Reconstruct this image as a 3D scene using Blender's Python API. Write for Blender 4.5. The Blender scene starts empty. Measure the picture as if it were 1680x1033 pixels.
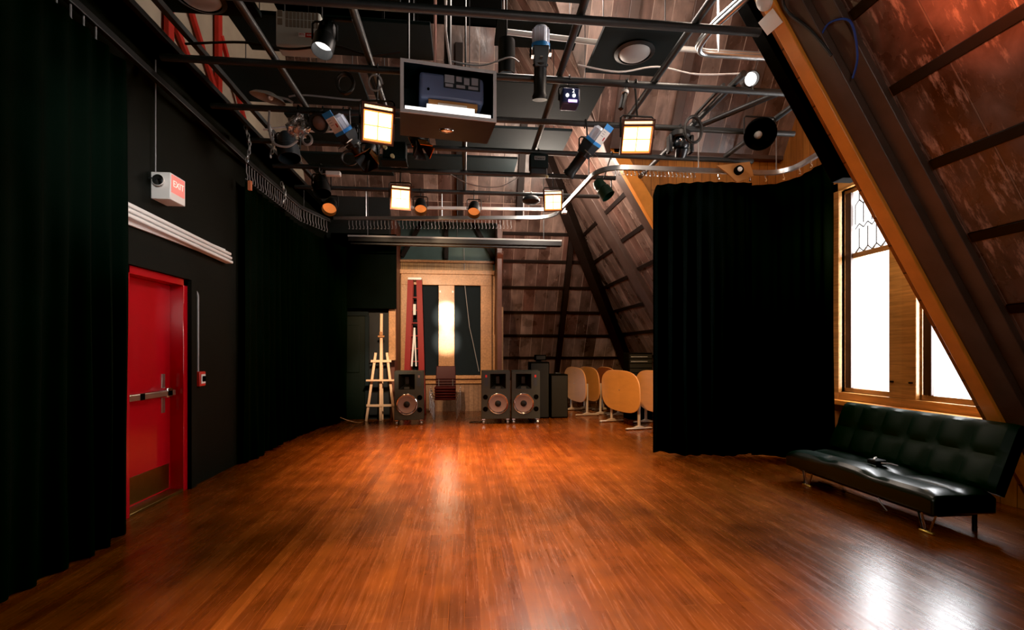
import bpy, bmesh, math, random
from mathutils import Matrix, Vector, Euler
random.seed(7)
C = bpy.context.scene.collection
PI = math.pi
def V(*a): return Vector(a)

# ------------------------------------------------------------------ materials
def new_mat(name):
    m = bpy.data.materials.new(name); m.use_nodes = True
    nt = m.node_tree; b = nt.nodes['Principled BSDF']
    return m, nt, b
def mat(name, col, rough=.5, metal=0., emit=None, es=0., spec=.5, noise=0., nscale=8., bump=0., coat=0., trans=0.):
    m, nt, b = new_mat(name)
    b.inputs['Base Color'].default_value = (*col, 1)
    b.inputs['Roughness'].default_value = rough
    b.inputs['Metallic'].default_value = metal
    b.inputs['Specular IOR Level'].default_value = spec
    b.inputs['Coat Weight'].default_value = coat
    b.inputs['Transmission Weight'].default_value = trans
    if emit:
        b.inputs['Emission Color'].default_value = (*emit, 1); b.inputs['Emission Strength'].default_value = es
    if noise or bump:
        tc = nt.nodes.new('ShaderNodeTexCoord'); n = nt.nodes.new('ShaderNodeTexNoise')
        n.inputs['Scale'].default_value = nscale; n.inputs['Detail'].default_value = 6
        nt.links.new(tc.outputs['Object'], n.inputs['Vector'])
        if noise:
            mx = nt.nodes.new('ShaderNodeMix'); mx.data_type = 'RGBA'
            mx.inputs['A'].default_value = (*[c * (1 - noise) for c in col], 1)
            mx.inputs['B'].default_value = (*[min(1, c * (1 + noise)) for c in col], 1)
            nt.links.new(n.outputs['Fac'], mx.inputs['Factor'])
            nt.links.new(mx.outputs['Result'], b.inputs['Base Color'])
        if bump:
            bp = nt.nodes.new('ShaderNodeBump'); bp.inputs['Strength'].default_value = bump; bp.inputs['Distance'].default_value = .02
            nt.links.new(n.outputs['Fac'], bp.inputs['Height']); nt.links.new(bp.outputs['Normal'], b.inputs['Normal'])
    return m
def ramp(nt, stops):
    r = nt.nodes.new('ShaderNodeValToRGB'); e = r.color_ramp.elements
    e[0].position, e[0].color = stops[0][0], (*stops[0][1], 1)
    e[1].position, e[1].color = stops[-1][0], (*stops[-1][1], 1)
    for p, c in stops[1:-1]:
        x = e.new(p); x.color = (*c, 1)
    return r
def mixc(nt, kind, fac, a, b):
    mx = nt.nodes.new('ShaderNodeMix'); mx.data_type = 'RGBA'; mx.blend_type = kind
    if isinstance(fac, float): mx.inputs['Factor'].default_value = fac
    else: nt.links.new(fac, mx.inputs['Factor'])
    for k, v in (('A', a), ('B', b)):
        if isinstance(v, tuple): mx.inputs[k].default_value = (*v, 1)
        else: nt.links.new(v, mx.inputs[k])
    return mx.outputs['Result']
def board_mat(name, pal, bw, bl, along='y', gap=(.01, .006, .004), gapw=.004, rough=(.25, .5), stretch=12., grain=.55, bump=.12, blotch=.5, blotchscale=1.5, streak=0., offset=.37, bias=0., fine=False, scol=(.62, .42, .34), thr=.6):
    """planks of width bw and length bl running along local x or y"""
    m, nt, b = new_mat(name); L = nt.links.new
    tc = nt.nodes.new('ShaderNodeTexCoord')
    mp = nt.nodes.new('ShaderNodeMapping')
    if along == 'y': mp.inputs['Rotation'].default_value = (0, 0, PI / 2)
    L(tc.outputs['Object'], mp.inputs['Vector'])
    br = nt.nodes.new('ShaderNodeTexBrick')
    br.inputs['Scale'].default_value = 1; br.inputs['Brick Width'].default_value = bl; br.inputs['Row Height'].default_value = bw
    br.inputs['Mortar Size'].default_value = gapw; br.inputs['Mortar Smooth'].default_value = .3; br.inputs['Bias'].default_value = bias
    br.inputs['Color1'].default_value = (0, 0, 0, 1); br.inputs['Color2'].default_value = (1, 1, 1, 1); br.inputs['Mortar'].default_value = (.5, .5, .5, 1)
    br.offset = offset; br.offset_frequency = 2
    L(mp.outputs['Vector'], br.inputs['Vector'])
    r = ramp(nt, [(i / (len(pal) - 1), c) for i, c in enumerate(pal)]); L(br.outputs['Color'], r.inputs['Fac'])
    m2 = nt.nodes.new('ShaderNodeMapping')
    m2.inputs['Scale'].default_value = (stretch, .9, stretch) if along == 'y' else (.9, stretch, stretch)
    L(tc.outputs['Object'], m2.inputs['Vector'])
    n = nt.nodes.new('ShaderNodeTexNoise'); n.inputs['Scale'].default_value = 2.2; n.inputs['Detail'].default_value = 8; n.inputs['Roughness'].default_value = .62; n.inputs['Distortion'].default_value = .6
    L(m2.outputs['Vector'], n.inputs['Vector'])
    rg = ramp(nt, [(.3, (1 - grain,) * 3), (.7, (1 + grain * .35,) * 3)]); L(n.outputs['Fac'], rg.inputs['Fac'])
    col = mixc(nt, 'MULTIPLY', 1., r.outputs['Color'], rg.outputs['Color'])
    nb = nt.nodes.new('ShaderNodeTexNoise'); nb.inputs['Scale'].default_value = blotchscale; nb.inputs['Detail'].default_value = 4
    L(tc.outputs['Object'], nb.inputs['Vector'])
    rb = ramp(nt, [(.32, (1 - blotch,) * 3), (.66, (1.,) * 3)]); L(nb.outputs['Fac'], rb.inputs['Fac'])
    col = mixc(nt, 'MULTIPLY', 1., col, rb.outputs['Color'])
    if streak:
        ns = nt.nodes.new('ShaderNodeTexNoise'); ns.inputs['Scale'].default_value = 5; ns.inputs['Detail'].default_value = 10; ns.inputs['Roughness'].default_value = .7
        m3 = nt.nodes.new('ShaderNodeMapping'); m3.inputs['Scale'].default_value = (2.4, .55, 1) if along == 'y' else (.55, 2.4, 1)
        L(tc.outputs['Object'], m3.inputs['Vector']); L(m3.outputs['Vector'], ns.inputs['Vector'])
        rs = ramp(nt, [(thr, (0, 0, 0)), (thr+.12, (streak,) * 3)]); L(ns.outputs['Fac'], rs.inputs['Fac'])
        col = mixc(nt, 'MIX', rs.outputs['Color'], col, scol)
    col = mixc(nt, 'MIX', br.outputs['Fac'], col, gap)
    L(col, b.inputs['Base Color'])
    rr = nt.nodes.new('ShaderNodeMapRange'); rr.inputs['To Min'].default_value = rough[0]; rr.inputs['To Max'].default_value = rough[1]
    rr.inputs['From Min'].default_value = .3; rr.inputs['From Max'].default_value = .7
    L((n if fine else nb).outputs['Fac'], rr.inputs['Value']); L(rr.outputs['Result'], b.inputs['Roughness'])
    sm = nt.nodes.new('ShaderNodeMath'); sm.operation = 'MULTIPLY_ADD'; sm.inputs[1].default_value = -1.2
    L(br.outputs['Fac'], sm.inputs[0]); L(n.outputs['Fac'], sm.inputs[2])
    bp = nt.nodes.new('ShaderNodeBump'); bp.inputs['Strength'].default_value = bump; bp.inputs['Distance'].default_value = .01
    L(sm.outputs['Value'], bp.inputs['Height']); L(bp.outputs['Normal'], b.inputs['Normal'])
    return m

M = {}
M['floor'] = board_mat('floor_planks', [(.145, .034, .005), (.20, .052, .008), (.165, .040, .006), (.25, .070, .011), (.185, .047, .007)], .088, 1.9, gap=(.20, .058, .012), gapw=.0016, rough=(.19, .31), stretch=19, grain=.32, bump=.07, blotch=.42, blotchscale=3.2, fine=True, streak=.10, scol=(.40, .13, .02))
M['roof'] = board_mat('roof_boards', [(.070, .040, .030), (.24, .150, .118), (.11, .054, .042), (.34, .225, .18), (.095, .058, .046), (.19, .088, .066)], .285, 7., gap=(.34, .24, .19), gapw=.006, rough=(.2, .5), stretch=2.6, grain=.55, bump=.5, blotch=.55, blotchscale=2.4, streak=.5, offset=.3)
M['roofback'] = board_mat('end_roof_boards', [(.070, .040, .030), (.24, .150, .118), (.11, .054, .042), (.34, .225, .18), (.095, .058, .046), (.19, .088, .066)], .285, .57*math.hypot(1, 1/1.75), gap=(.34, .24, .19), gapw=.006, rough=(.2, .5), stretch=2.6, grain=.55, bump=.5, blotch=.55, blotchscale=2.4, streak=.5, offset=.0)
M['roofnear'] = board_mat('near_roof_boards', [(.11, .055, .044), (.17, .092, .074), (.13, .060, .047), (.21, .125, .105)], .40, 5., gap=(.16, .10, .08), gapw=.006, rough=(.12, .5), stretch=1.6, grain=.7, bump=.9, blotch=.55, blotchscale=3.6, streak=.8, offset=.3, scol=(.46, .27, .21), thr=.55)
M['oakwall'] = board_mat('honey_boards', [(.33, .11, .022), (.45, .17, .035), (.38, .13, .025)], .14, 4., gap=(.06, .02, .006), rough=(.35, .5), stretch=9, grain=.35, bump=.08, blotch=.3)
M['pine'] = board_mat('pine_casing', [(.50, .23, .075), (.58, .29, .10)], .6, 6., rough=(.3, .45), stretch=14, grain=.5, bump=.06, blotch=.25, gapw=.0)
M['honeypine'] = board_mat('honey_window_pine', [(.62, .29, .075), (.70, .35, .10)], .6, 6., rough=(.3, .45), stretch=14, grain=.45, bump=.06, blotch=.25, gapw=.0)
M['palepine'] = board_mat('pale_pine_boards', [(.52, .26, .105), (.60, .32, .14)], .6, 6., rough=(.28, .42), stretch=12, grain=.4, bump=.06, blotch=.2, gapw=.0)
M['wainscot'] = board_mat('wainscot_boards', [(.36, .20, .11), (.43, .25, .14), (.30, .16, .09)], .11, 3., gap=(.08, .04, .02), rough=(.4, .5), stretch=9, grain=.35, bump=.08, blotch=.3)
M['frieze'] = board_mat('reeded_frieze', [(.36, .20, .06), (.25, .13, .035)], .04, 2., gap=(.06, .03, .01), rough=(.4, .5), grain=.3, bump=.1)
M['darkwood'] = mat('dark_stained_wood', (.05, .022, .012), .42, noise=.5, nscale=5, bump=.1)
M['rafter'] = mat('brown_stained_rafter', (.075, .046, .037), .42, noise=.5, nscale=4, bump=.2)
M['redwood'] = mat('red_brown_wood', (.10, .028, .014), .45, noise=.4, nscale=6, bump=.1)
M['trimwood'] = mat('orange_varnished_trim', (.72, .26, .042), .33, noise=.25, nscale=6, bump=.06)
M['batten'] = mat('black_brown_batten', (.009, .0045, .0035), .6, spec=.25, noise=.4, nscale=9)
M['blackwall'] = mat('black_painted_wall', (.0035, .0042, .0030), .75, spec=.15, noise=.4, nscale=3, bump=.05)
M['darkgrey'] = mat('dark_grey_painted_wall', (.011, .0125, .0135), .6, spec=.3, noise=.3, nscale=3)
M['beige'] = mat('beige_plaster', (.42, .36, .27), .85, noise=.2, nscale=4)
M['teal'] = mat('teal_painted_board', (.040, .085, .080), .6, noise=.3, nscale=4)
M['redsteel'] = mat('red_oxide_steel', (.48, .022, .014), .5, noise=.2)
M['reddoor'] = mat('red_gloss_paint', (.43, .006, .013), .13, coat=.6, noise=.08, nscale=3, bump=.02)
M['velvet'] = mat('black_green_drape', (.0008, .0033, .0019), .9, spec=.06, noise=.5, nscale=3)
M['velvet2'] = mat('black_blue_drape', (.0012, .0028, .0028), .9, spec=.06, noise=.5, nscale=3)
M['black'] = mat('black_metal', (.010, .011, .012), .45, spec=.4)
M['blackm'] = mat('matt_black', (.0022, .0022, .0026), .85, spec=.05)
M['pipe'] = mat('black_painted_pipe', (.026, .031, .034), .45, noise=.35, nscale=12)
M['panel'] = mat('charcoal_panel', (.0095, .015, .0165), .85, spec=.15, noise=.25, nscale=3)
M['steel'] = mat('galvanised_steel', (.55, .58, .60), .32, 1., noise=.15, nscale=20)
M['chrome'] = mat('polished_chrome', (.75, .76, .78), .12, 1.)
M['chairchrome'] = mat('chair_chrome', (.62, .60, .58), .25, .8)
M['satin'] = mat('satin_steel', (.52, .46, .40), .35, 1.)
M['brass'] = mat('tarnished_brass_plate', (.30, .22, .09), .3, 1., noise=.25, nscale=8)
M['gold'] = mat('gold_metal', (.75, .50, .12), .3, 1.)
M['white'] = mat('white_paint', (.80, .80, .78), .4)
M['whiteplastic'] = mat('white_plastic', (.78, .77, .74), .35)
M['greyplastic'] = mat('grey_plastic', (.35, .35, .34), .45)
M['paper'] = mat('white_card', (.85, .83, .78), .7)
M['exitred'] = mat('exit_face', (.75, .16, .14), .3, emit=(1, .25, .2), es=.55)
M['exitpale'] = mat('exit_letters', (.8, .5, .42), .3, emit=(1, .72, .62), es=.75)
M['redplastic'] = mat('red_plastic', (.55, .03, .02), .35)
M['leather'] = mat('black_green_leather', (.0012, .0085, .004), .3, spec=.6, noise=.2, nscale=6, bump=.04)
M['leatherback'] = mat('green_black_leather_back', (.0022, .0150, .0075), .5, spec=.22, noise=.2, nscale=6, bump=.04)
M['olive'] = mat('olive_grey_cabinet', (.026, .029, .022), .5, noise=.15, nscale=20)
M['cone'] = mat('brown_speaker_cone', (.20, .125, .10), .6)
M['rubber'] = mat('black_rubber', (.005, .005, .005), .6, spec=.3)
M['hornblack'] = mat('black_horn', (.004, .004, .004), .3, spec=.5)
M['maroon'] = mat('maroon_vinyl', (.042, .0038, .005), .45, spec=.15)
M['laminate'] = board_mat('birch_laminate', [(.46, .20, .045), (.52, .23, .055)], .9, 4., rough=(.35, .5), stretch=4, grain=.14, bump=.01, blotch=.12, gapw=.0)
M['darklaminate'] = mat('cherry_laminate', (.22, .06, .02), .4)
M['edgeband'] = mat('table_edge', (.42, .19, .06), .5)
M['almond'] = mat('almond_metal', (.55, .46, .36), .35, .6)
M['easel'] = mat('beech_easel', (.82, .52, .30), .45, noise=.15, nscale=6)
M['fibreglass'] = mat('red_fibreglass', (.26, .014, .014), .5, spec=.25)
M['shade'] = mat('grey_roller_shade', (.012, .018, .023), .95, spec=.1, noise=.12, nscale=30)
M['projector'] = mat('blue_grey_projector', (.14, .18, .32), .4)
M['plenum'] = mat('projector_ports', (.32, .32, .36), .4)
M['boxface'] = mat('black_gloss_board', (.006, .0100, .0150), .35, coat=.1, noise=.4, nscale=9, bump=.05)
M['boxedge'] = mat('bare_ply_edge', (.55, .54, .55), .6, noise=.2)
M['bluetape'] = mat('blue_tape', (.03, .32, .85), .45)
M['silvercan'] = mat('ribbed_silver_can', (.72, .80, .95), .3, .1)
M['slate'] = mat('slate_grey_body', (.020, .027, .034), .45)
M['copper'] = mat('painted_glow_metal', (.85, .36, .12), .22, 1.)  # orange lamp glow put into the colour of black metal parts
M['foil'] = mat('crumpled_foil', (.6, .6, .6), .2, 1., bump=1., nscale=25)
M['lens'] = mat('hot_lamp_glass', (.9, .7, .5), .3, emit=(1, .70, .38), es=9.)
M['lensrim'] = mat('hot_reflector_rim', (.8, .3, .1), .3, emit=(1, .26, .05), es=1.6)
M['lensslot'] = mat('hot_slot', (.9, .6, .4), .3, emit=(1, .55, .25), es=3.)
M['amber'] = mat('amber_lens', (.8, .35, .08), .25, emit=(1, .27, .06), es=.6)
M['whiteglow'] = mat('white_glow', (.9, .9, .9), .2, emit=(1, .95, .9), es=1.6)  # lit lamp faces, and the painted glow of the foam strips
M['cable'] = mat('black_cable', (.014, .014, .015), .5)
M['greycable'] = mat('grey_cable', (.30, .30, .30), .5)
M['whitecable'] = mat('white_cable', (.75, .70, .68), .5)
M['redcable'] = mat('red_white_cable', (.80, .45, .38), .5)
M['bluecable'] = mat('blue_cable', (.02, .06, .28), .45)
M['ledpurple'] = mat('purple_led', (.5, .2, .9), .3, emit=(.75, .4, 1.), es=3.)
M['bluebody'] = mat('navy_fixture', (.03, .045, .14), .35)
M['cork'] = mat('yellow_knob', (.62, .55, .30), .6)
M['orangetape'] = mat('orange_tape', (.75, .24, .10), .6)
M['greencan'] = mat('dark_green_can', (.012, .045, .032), .3)
M['greendoor'] = mat('green_door', (.0022, .0065, .0038), .5, spec=.25)  # plain dark green door paint
M['lead'] = mat('window_leading', (.03, .018, .010), .5)
M['hvac'] = mat('almond_heater', (.40, .41, .37), .45)
M['hvacdark'] = mat('heater_louvre', (.16, .13, .10), .6)

def glass_mat():
    m = bpy.data.materials.new('window_glass'); m.use_nodes = True; nt = m.node_tree
    for n in list(nt.nodes): nt.nodes.remove(n)
    o = nt.nodes.new('ShaderNodeOutputMaterial'); t = nt.nodes.new('ShaderNodeBsdfTransparent'); g = nt.nodes.new('ShaderNodeBsdfGlossy')
    g.inputs['Roughness'].default_value = .05; x = nt.nodes.new('ShaderNodeMixShader'); x.inputs[0].default_value = .05
    nt.links.new(t.outputs[0], x.inputs[1]); nt.links.new(g.outputs[0], x.inputs[2]); nt.links.new(x.outputs[0], o.inputs[0])
    return m
M['glass'] = glass_mat()

# ------------------------------------------------------------------ mesh builder
class MB:
    def __init__(s): s.v = []; s.f = []
    def add(s, vs, fs, T=None):
        o = len(s.v)
        s.v += [(T @ Vector(p) if T is not None else Vector(p)) for p in vs]
        s.f += [tuple(o + i for i in f) for f in fs]; return s
    def box(s, x0, x1, y0, y1, z0, z1, T=None):
        vs = [(x, y, z) for x in (x0, x1) for y in (y0, y1) for z in (z0, z1)]
        return s.add(vs, [(0, 1, 3, 2), (4, 6, 7, 5), (0, 4, 5, 1), (2, 3, 7, 6), (0, 2, 6, 4), (1, 5, 7, 3)], T)
    def cbox(s, c, d, T=None): return s.box(c[0]-d[0]/2, c[0]+d[0]/2, c[1]-d[1]/2, c[1]+d[1]/2, c[2]-d[2]/2, c[2]+d[2]/2, T)
    def hexa(s, q, T=None):  # 8 corners: bottom loop 0-3, top loop 4-7
        return s.add(q, [(3, 2, 1, 0), (4, 5, 6, 7), (0, 1, 5, 4), (1, 2, 6, 5), (2, 3, 7, 6), (3, 0, 4, 7)], T)
    def beam(s, a, b, w, h, up=(0, 0, 1), T=None):
        a, b = Vector(a), Vector(b); d = (b - a).normalized(); u = Vector(up)
        x = d.cross(u)
        if x.length < 1e-4: x = d.cross(V(0, 1, 0))
        x.normalize(); y = x.cross(d)
        q = []
        for p in (a, b): q += [p - x*w/2 - y*h/2, p + x*w/2 - y*h/2, p + x*w/2 + y*h/2, p - x*w/2 + y*h/2]
        return s.hexa(q, T)
    def cyl(s, a, b, r0, r1=None, n=16, caps=True, T=None):
        a, b = Vector(a), Vector(b); r1 = r0 if r1 is None else r1
        d = (b - a).normalized(); x = d.orthogonal().normalized(); y = d.cross(x)
        vs = [p + (x*math.cos(2*PI*i/n) + y*math.sin(2*PI*i/n))*r for p, r in ((a, r0), (b, r1)) for i in range(n)]
        fs = [(i, (i+1) % n, n+(i+1) % n, n+i) for i in range(n)]
        if caps: fs += [tuple(range(n-1, -1, -1)), tuple(range(n, 2*n))]
        return s.add(vs, fs, T)
    def lathe(s, prof, n=24, T=None):  # prof: (r, z) list about local z
        vs = []; fs = []
        for r, z in prof: vs += [(r*math.cos(2*PI*i/n), r*math.sin(2*PI*i/n), z) for i in range(n)]
        for k in range(len(prof)-1): fs += [(k*n+i, k*n+(i+1) % n, (k+1)*n+(i+1) % n, (k+1)*n+i) for i in range(n)]
        return s.add(vs, fs, T)
    def disc(s, r, z=0, n=24, T=None):
        return s.add([(r*math.cos(2*PI*i/n), r*math.sin(2*PI*i/n), z) for i in range(n)], [tuple(range(n))], T)
    def tube(s, pts, r, n=8, caps=True, T=None, closed=False):
        P = [Vector(p) for p in pts]; m = len(P); vs = []; fs = []
        t0 = (P[1] - P[0]).normalized(); x = t0.orthogonal().normalized()
        for i, p in enumerate(P):
            a = P[i-1] if (i or closed) else P[0]; b = P[(i+1) % m] if (i < m-1 or closed) else P[-1]
            t = (b - a).normalized(); x = x - t * x.dot(t)
            x = x.normalized() if x.length > 1e-6 else t.orthogonal().normalized()
            y = t.cross(x)
            vs += [p + (x*math.cos(2*PI*k/n) + y*math.sin(2*PI*k/n))*r for k in range(n)]
        for i in range(m if closed else m-1):
            j = (i+1) % m
            fs += [(i*n+k, i*n+(k+1) % n, j*n+(k+1) % n, j*n+k) for k in range(n)]
        if caps and not closed: fs += [tuple(range(n-1, -1, -1)), tuple(range((m-1)*n, m*n))]
        return s.add(vs, fs, T)
    def sweep(s, pts, prof, T=None):  # prof: (side, z) rectangle-like loop swept along a horizontal path
        P = [Vector(p) for p in pts]; m = len(P); k = len(prof); vs = []; fs = []
        for i, p in enumerate(P):
            t = (P[min(i+1, m-1)] - P[max(i-1, 0)]); t.z = 0; t.normalize(); sd = V(t.y, -t.x, 0)
            vs += [p + sd*a + V(0, 0, z) for a, z in prof]
        for i in range(m-1): fs += [(i*k+j, i*k+(j+1) % k, (i+1)*k+(j+1) % k, (i+1)*k+j) for j in range(k)]
        fs += [tuple(range(k-1, -1, -1)), tuple(range((m-1)*k, m*k))]
        return s.add(vs, fs, T)
    def prism(s, poly, z0, z1, T=None):
        n = len(poly); vs = [(x, y, z) for z in (z0, z1) for x, y in poly]
        fs = [tuple(range(n-1, -1, -1)), tuple(range(n, 2*n))] + [(i, (i+1) % n, n+(i+1) % n, n+i) for i in range(n)]
        return s.add(vs, fs, T)
    def sphere(s, c, r, n=14, T=None, sq=(1, 1, 1)):
        pr = [(math.sin(PI*i/(n//2+1)), -math.cos(PI*i/(n//2+1))) for i in range(1, n//2+1)]
        vs = [(0, 0, -1)] + [(a*math.cos(2*PI*k/n), a*math.sin(2*PI*k/n), z) for a, z in pr for k in range(n)] + [(0, 0, 1)]
        m = len(pr); fs = [(0, 1+(k+1) % n, 1+k) for k in range(n)]
        for i in range(m-1): fs += [(1+i*n+k, 1+i*n+(k+1) % n, 1+(i+1)*n+(k+1) % n, 1+(i+1)*n+k) for k in range(n)]
        fs += [(1+(m-1)*n+k, 1+(m-1)*n+(k+1) % n, len(vs)-1) for k in range(n)]
        vs = [(c[0]+x*r*sq[0], c[1]+y*r*sq[1], c[2]+z*r*sq[2]) for x, y, z in vs]
        return s.add(vs, fs, T)
    def build(s, name, m, parent=None, bevel=0., smooth=True, loc=None, seg=2):
        me = bpy.data.meshes.new(name); me.from_pydata([tuple(p) for p in s.v], [], s.f)
        bm = bmesh.new(); bm.from_mesh(me); bmesh.ops.recalc_face_normals(bm, faces=bm.faces); bm.to_mesh(me); bm.free()
        if smooth:
            me.polygons.foreach_set('use_smooth', [True]*len(me.polygons)); me.set_sharp_from_angle(angle=math.radians(38))
        me.materials.append(M[m] if isinstance(m, str) else m)
        o = bpy.data.objects.new(name, me); C.objects.link(o)
        if parent: o.parent = parent
        if loc: o.location = loc
        if bevel:
            b = o.modifiers.new('edge', 'BEVEL'); b.width = bevel; b.segments = seg; b.limit_method = 'ANGLE'; b.angle_limit = math.radians(40)
        return o

def tag(o, label, cat, group=None, kind=None):
    o['label'] = label; o['category'] = cat
    if group: o['group'] = group
    if kind: o['kind'] = kind
    return o
def thing(name, label, cat, loc=(0, 0, 0), rz=0., group=None, kind=None, rot=None):
    o = bpy.data.objects.new(name, None); C.objects.link(o); o.location = loc
    o.rotation_euler = rot if rot else (0, 0, rz); o.empty_display_size = .1
    return tag(o, label, cat, group, kind)
def struct(o, label, cat): return tag(o, label, cat, kind='structure')
KID = {}
def dup(o, **kw):
    c = o.copy(); C.objects.link(c)
    for k, v in kw.items():
        if k in ('label', 'group', 'category'): c[k] = v
        else: setattr(c, k, v)
    for ch in [x for x in list(C.objects) if x.parent == o]:
        d = dup(ch); d.parent = c
    return c
def txt(body, size, m, parent, T, name='lettering', ext=.001):
    cu = bpy.data.curves.new('t', 'FONT'); cu.body = body; cu.size = size; cu.extrude = ext; cu.align_x = 'CENTER'; cu.align_y = 'CENTER'
    o = bpy.data.objects.new('t', cu); C.objects.link(o); bpy.context.view_layer.update()
    me = bpy.data.meshes.new_from_object(o.evaluated_get(bpy.context.evaluated_depsgraph_get()))
    bpy.data.objects.remove(o); me.materials.clear(); me.materials.append(M[m])
    me.transform(T)
    o = bpy.data.objects.new(name, me); C.objects.link(o); o.parent = parent
    return o
def basis(x, y, z, o=(0, 0, 0)):
    x, y, z = Vector(x), Vector(y), Vector(z)
    return Matrix(((x.x, y.x, z.x, o[0]), (x.y, y.y, z.y, o[1]), (x.z, y.z, z.z, o[2]), (0, 0, 0, 1)))
def aim(d, o=(0, 0, 0)):  # local -Z... here local +Y looks along d, local Z up-ish
    y = Vector(d).normalized(); x = y.cross(V(0, 0, 1)).normalized(); z = x.cross(y)
    return basis(x, y, z, o)
def flat(name, T, poly, m, label, cat, thick=.05):
    """a flat slab: polygon in the local xy plane of T, thickness away along -z"""
    o = MB().prism(poly, -thick, 0).build(name, m, smooth=False); o.matrix_world = T
    return struct(o, label, cat)

# ------------------------------------------------------------------ room geometry
KR, XS = 1.656, 5.035          # rafter plane of the street-side slope: X = XS - z/KR
KB, YS = 1.75, 12.98           # rafter plane of the end slope: Y = YS - z/KB
def xr(z, off=0): return XS + off - z/KR
def yb(z, off=0): return YS + off - z/KB
uR = V(-1/KR, 0, 1).normalized(); nR = V(-1, 0, -1/KR).normalized()
uB = V(0, -1/KB, 1).normalized(); nB = V(0, -1, -1/KB).normalized()
TR = basis((0, 1, 0), uR, V(0, 1, 0).cross(uR), (XS + .2, 0, 0))
fB = 1/uB.z; OB = .17*fB
TB = basis((-1, 0, 0), uB, V(-1, 0, 0).cross(uB), tuple(V(0, YS + .2, 0) + uB*OB))
fR = 1/uR.z; fB = 1/uB.z       # z -> slope length
ZT = 7.5

flo = MB().box(-3.6, 5.3, -3.2, 13.3, -.12, 0).build('floor', 'floor', smooth=False); struct(flo, 'glossy reddish brown plank floor of the attic studio', 'floor')
o = MB().box(-3.6, 1.6, -3.2, 13.3, ZT, ZT+.1).build('ceiling', 'blackm', smooth=False); struct(o, 'dark roof peak above the lighting grid', 'ceiling')
o = MB().box(-3.6, 6.2, -3.2, -3.0, 0, ZT).build('wall_front', 'darkgrey', smooth=False); struct(o, 'dark wall behind the camera end of the room', 'wall')
# wall with the red door
w = MB().box(-3.2, -2.9, -3, 4.407, 0, 4.35).box(-3.2, -2.9, 5.32, 10.4, 0, 4.35).box(-3.2, -2.9, 4.407, 5.32, 2.2, 4.35)
struct(w.build('wall_left', 'blackwall', smooth=False), 'black painted wall around the red door', 'wall')
o = MB().box(-3.5, -3.3, -3, 13, 4.36, ZT).build('wall_left_upper', 'beige', smooth=False); struct(o, 'beige plaster wall high behind the red steel bracing', 'wall')
o = MB().box(-3.2, -2.86, 4.3, 5.42, 2.2, 2.36).box(-2.9, -2.86, 5.32, 5.42, 0, 2.2).build('trim_1', 'blackwall', smooth=False); struct(o, 'black door surround above and beside the red door', 'trim')
# end wall pieces
o = MB().box(-3.4, -1.6, 10.4, 10.6, 0, 4.9).build('wall_back_left', 'darkgrey', smooth=False); struct(o, 'dark grey end wall behind the easel', 'wall')
o = MB().box(-1.62, -1.52, 10.6, 11.6, 0, 4.4).build('wall_recess_left', 'redwood', smooth=False); struct(o, 'red brown wooden return beside the shaded window, ladder side', 'wall')
o = MB().box(.74, .84, 10.7, 11.6, 0, 4.4).build('wall_recess_right', 'redwood', smooth=False); struct(o, 'red brown wooden return beside the shaded window, loudspeaker side', 'wall')
o = MB().box(-1.62, .84, 11.6, 11.75, 0, .84).build('wall_back_wainscot', 'wainscot', smooth=False); struct(o, 'brown boarded wainscot under the shaded window', 'wall')
o = MB().box(-1.62, .84, 11.6, 11.75, 3.43, 4.6).build('wall_back_gable', 'teal', smooth=False); struct(o, 'dark teal boarded gable above the shaded window', 'wall')
# boarded roof slopes
flat('ceiling_slope_right', TR, [(-3.2, 0), (3.56, 0), (3.56, 4.3*fR), (5.3, ZT*fR), (-3.2, ZT*fR)], 'roofnear', 'sloping roof of weathered brown boards above the black couch', 'roof', .06)
flat('ceiling_slope_right_rear', TR, [(7.3, 0), (13.2, 0), (13.2, ZT*fR), (5.6, ZT*fR), (7.3, 4.5*fR)], 'roof', 'sloping roof of brown boards behind the folded tables', 'roof', .06)
flat('ceiling_slope_back', TB, [(1.62, -OB), (3.6, -OB), (3.6, ZT*fB-OB), (-.85, ZT*fB-OB), (-5.27, -OB), (-.84, -OB), (-.84, 4.35*fB-OB), (1.62, 4.35*fB-OB)], 'roofback', 'end roof slope of weathered boards beside the shaded window', 'roof', .06)
# dormer
KD = 1.73; uD = V(0, -1/KD, 1).normalized()
TD = basis((-1, 0, 0), uD, V(-1, 0, 0).cross(uD), (0, 7.25, 4.55)); fD = 1/uD.z
flat('ceiling_dormer_far', TD, [(-2.2, 0), (-5.4, 0), (-5.4, 3.1*fD), (-.3, 3.1*fD)], 'roof', 'brown boarded dormer roof above the lighting grid', 'roof', .06)
uD2 = V(0, 1/KD, 1).normalized()
TD2 = basis((1, 0, 0), uD2, V(1, 0, 0).cross(uD2), (0, 3.62, 4.55))
flat('ceiling_dormer_near', TD2, [(2.2, 0), (5.4, 0), (5.4, 3.1*fD), (.3, 3.1*fD)], 'roof', 'dormer roof face turned away from the room', 'roof', .06)
def cheek(name, y0, y1, lab):
    T = basis((1, 0, 0), (0, 0, 1), (0, -1, 0), (0, y0, 0))
    o = MB().prism([(5.06, 0), (5.1, 0), (5.1, 4.7), (xr(4.7)+.03, 4.7)], -(y1-y0), 0).build(name, 'oakwall', smooth=False); o.matrix_world = T
    return struct(o, lab, 'wall')
cheek('wall_dormer_far', 7.27, 7.35, 'honey coloured boarded dormer wall behind the hanging drape')
cheek('wall_dormer_near', 3.7, 3.76, 'boarded dormer wall behind the big rafter')
wy0, wy1, wz0, wz1 = 4.14, 5.98, .80, 3.62
T = basis((0, 1, 0), (0, 0, 1), (1, 0, 0), (5.1, 0, 0))
m = MB()
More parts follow.
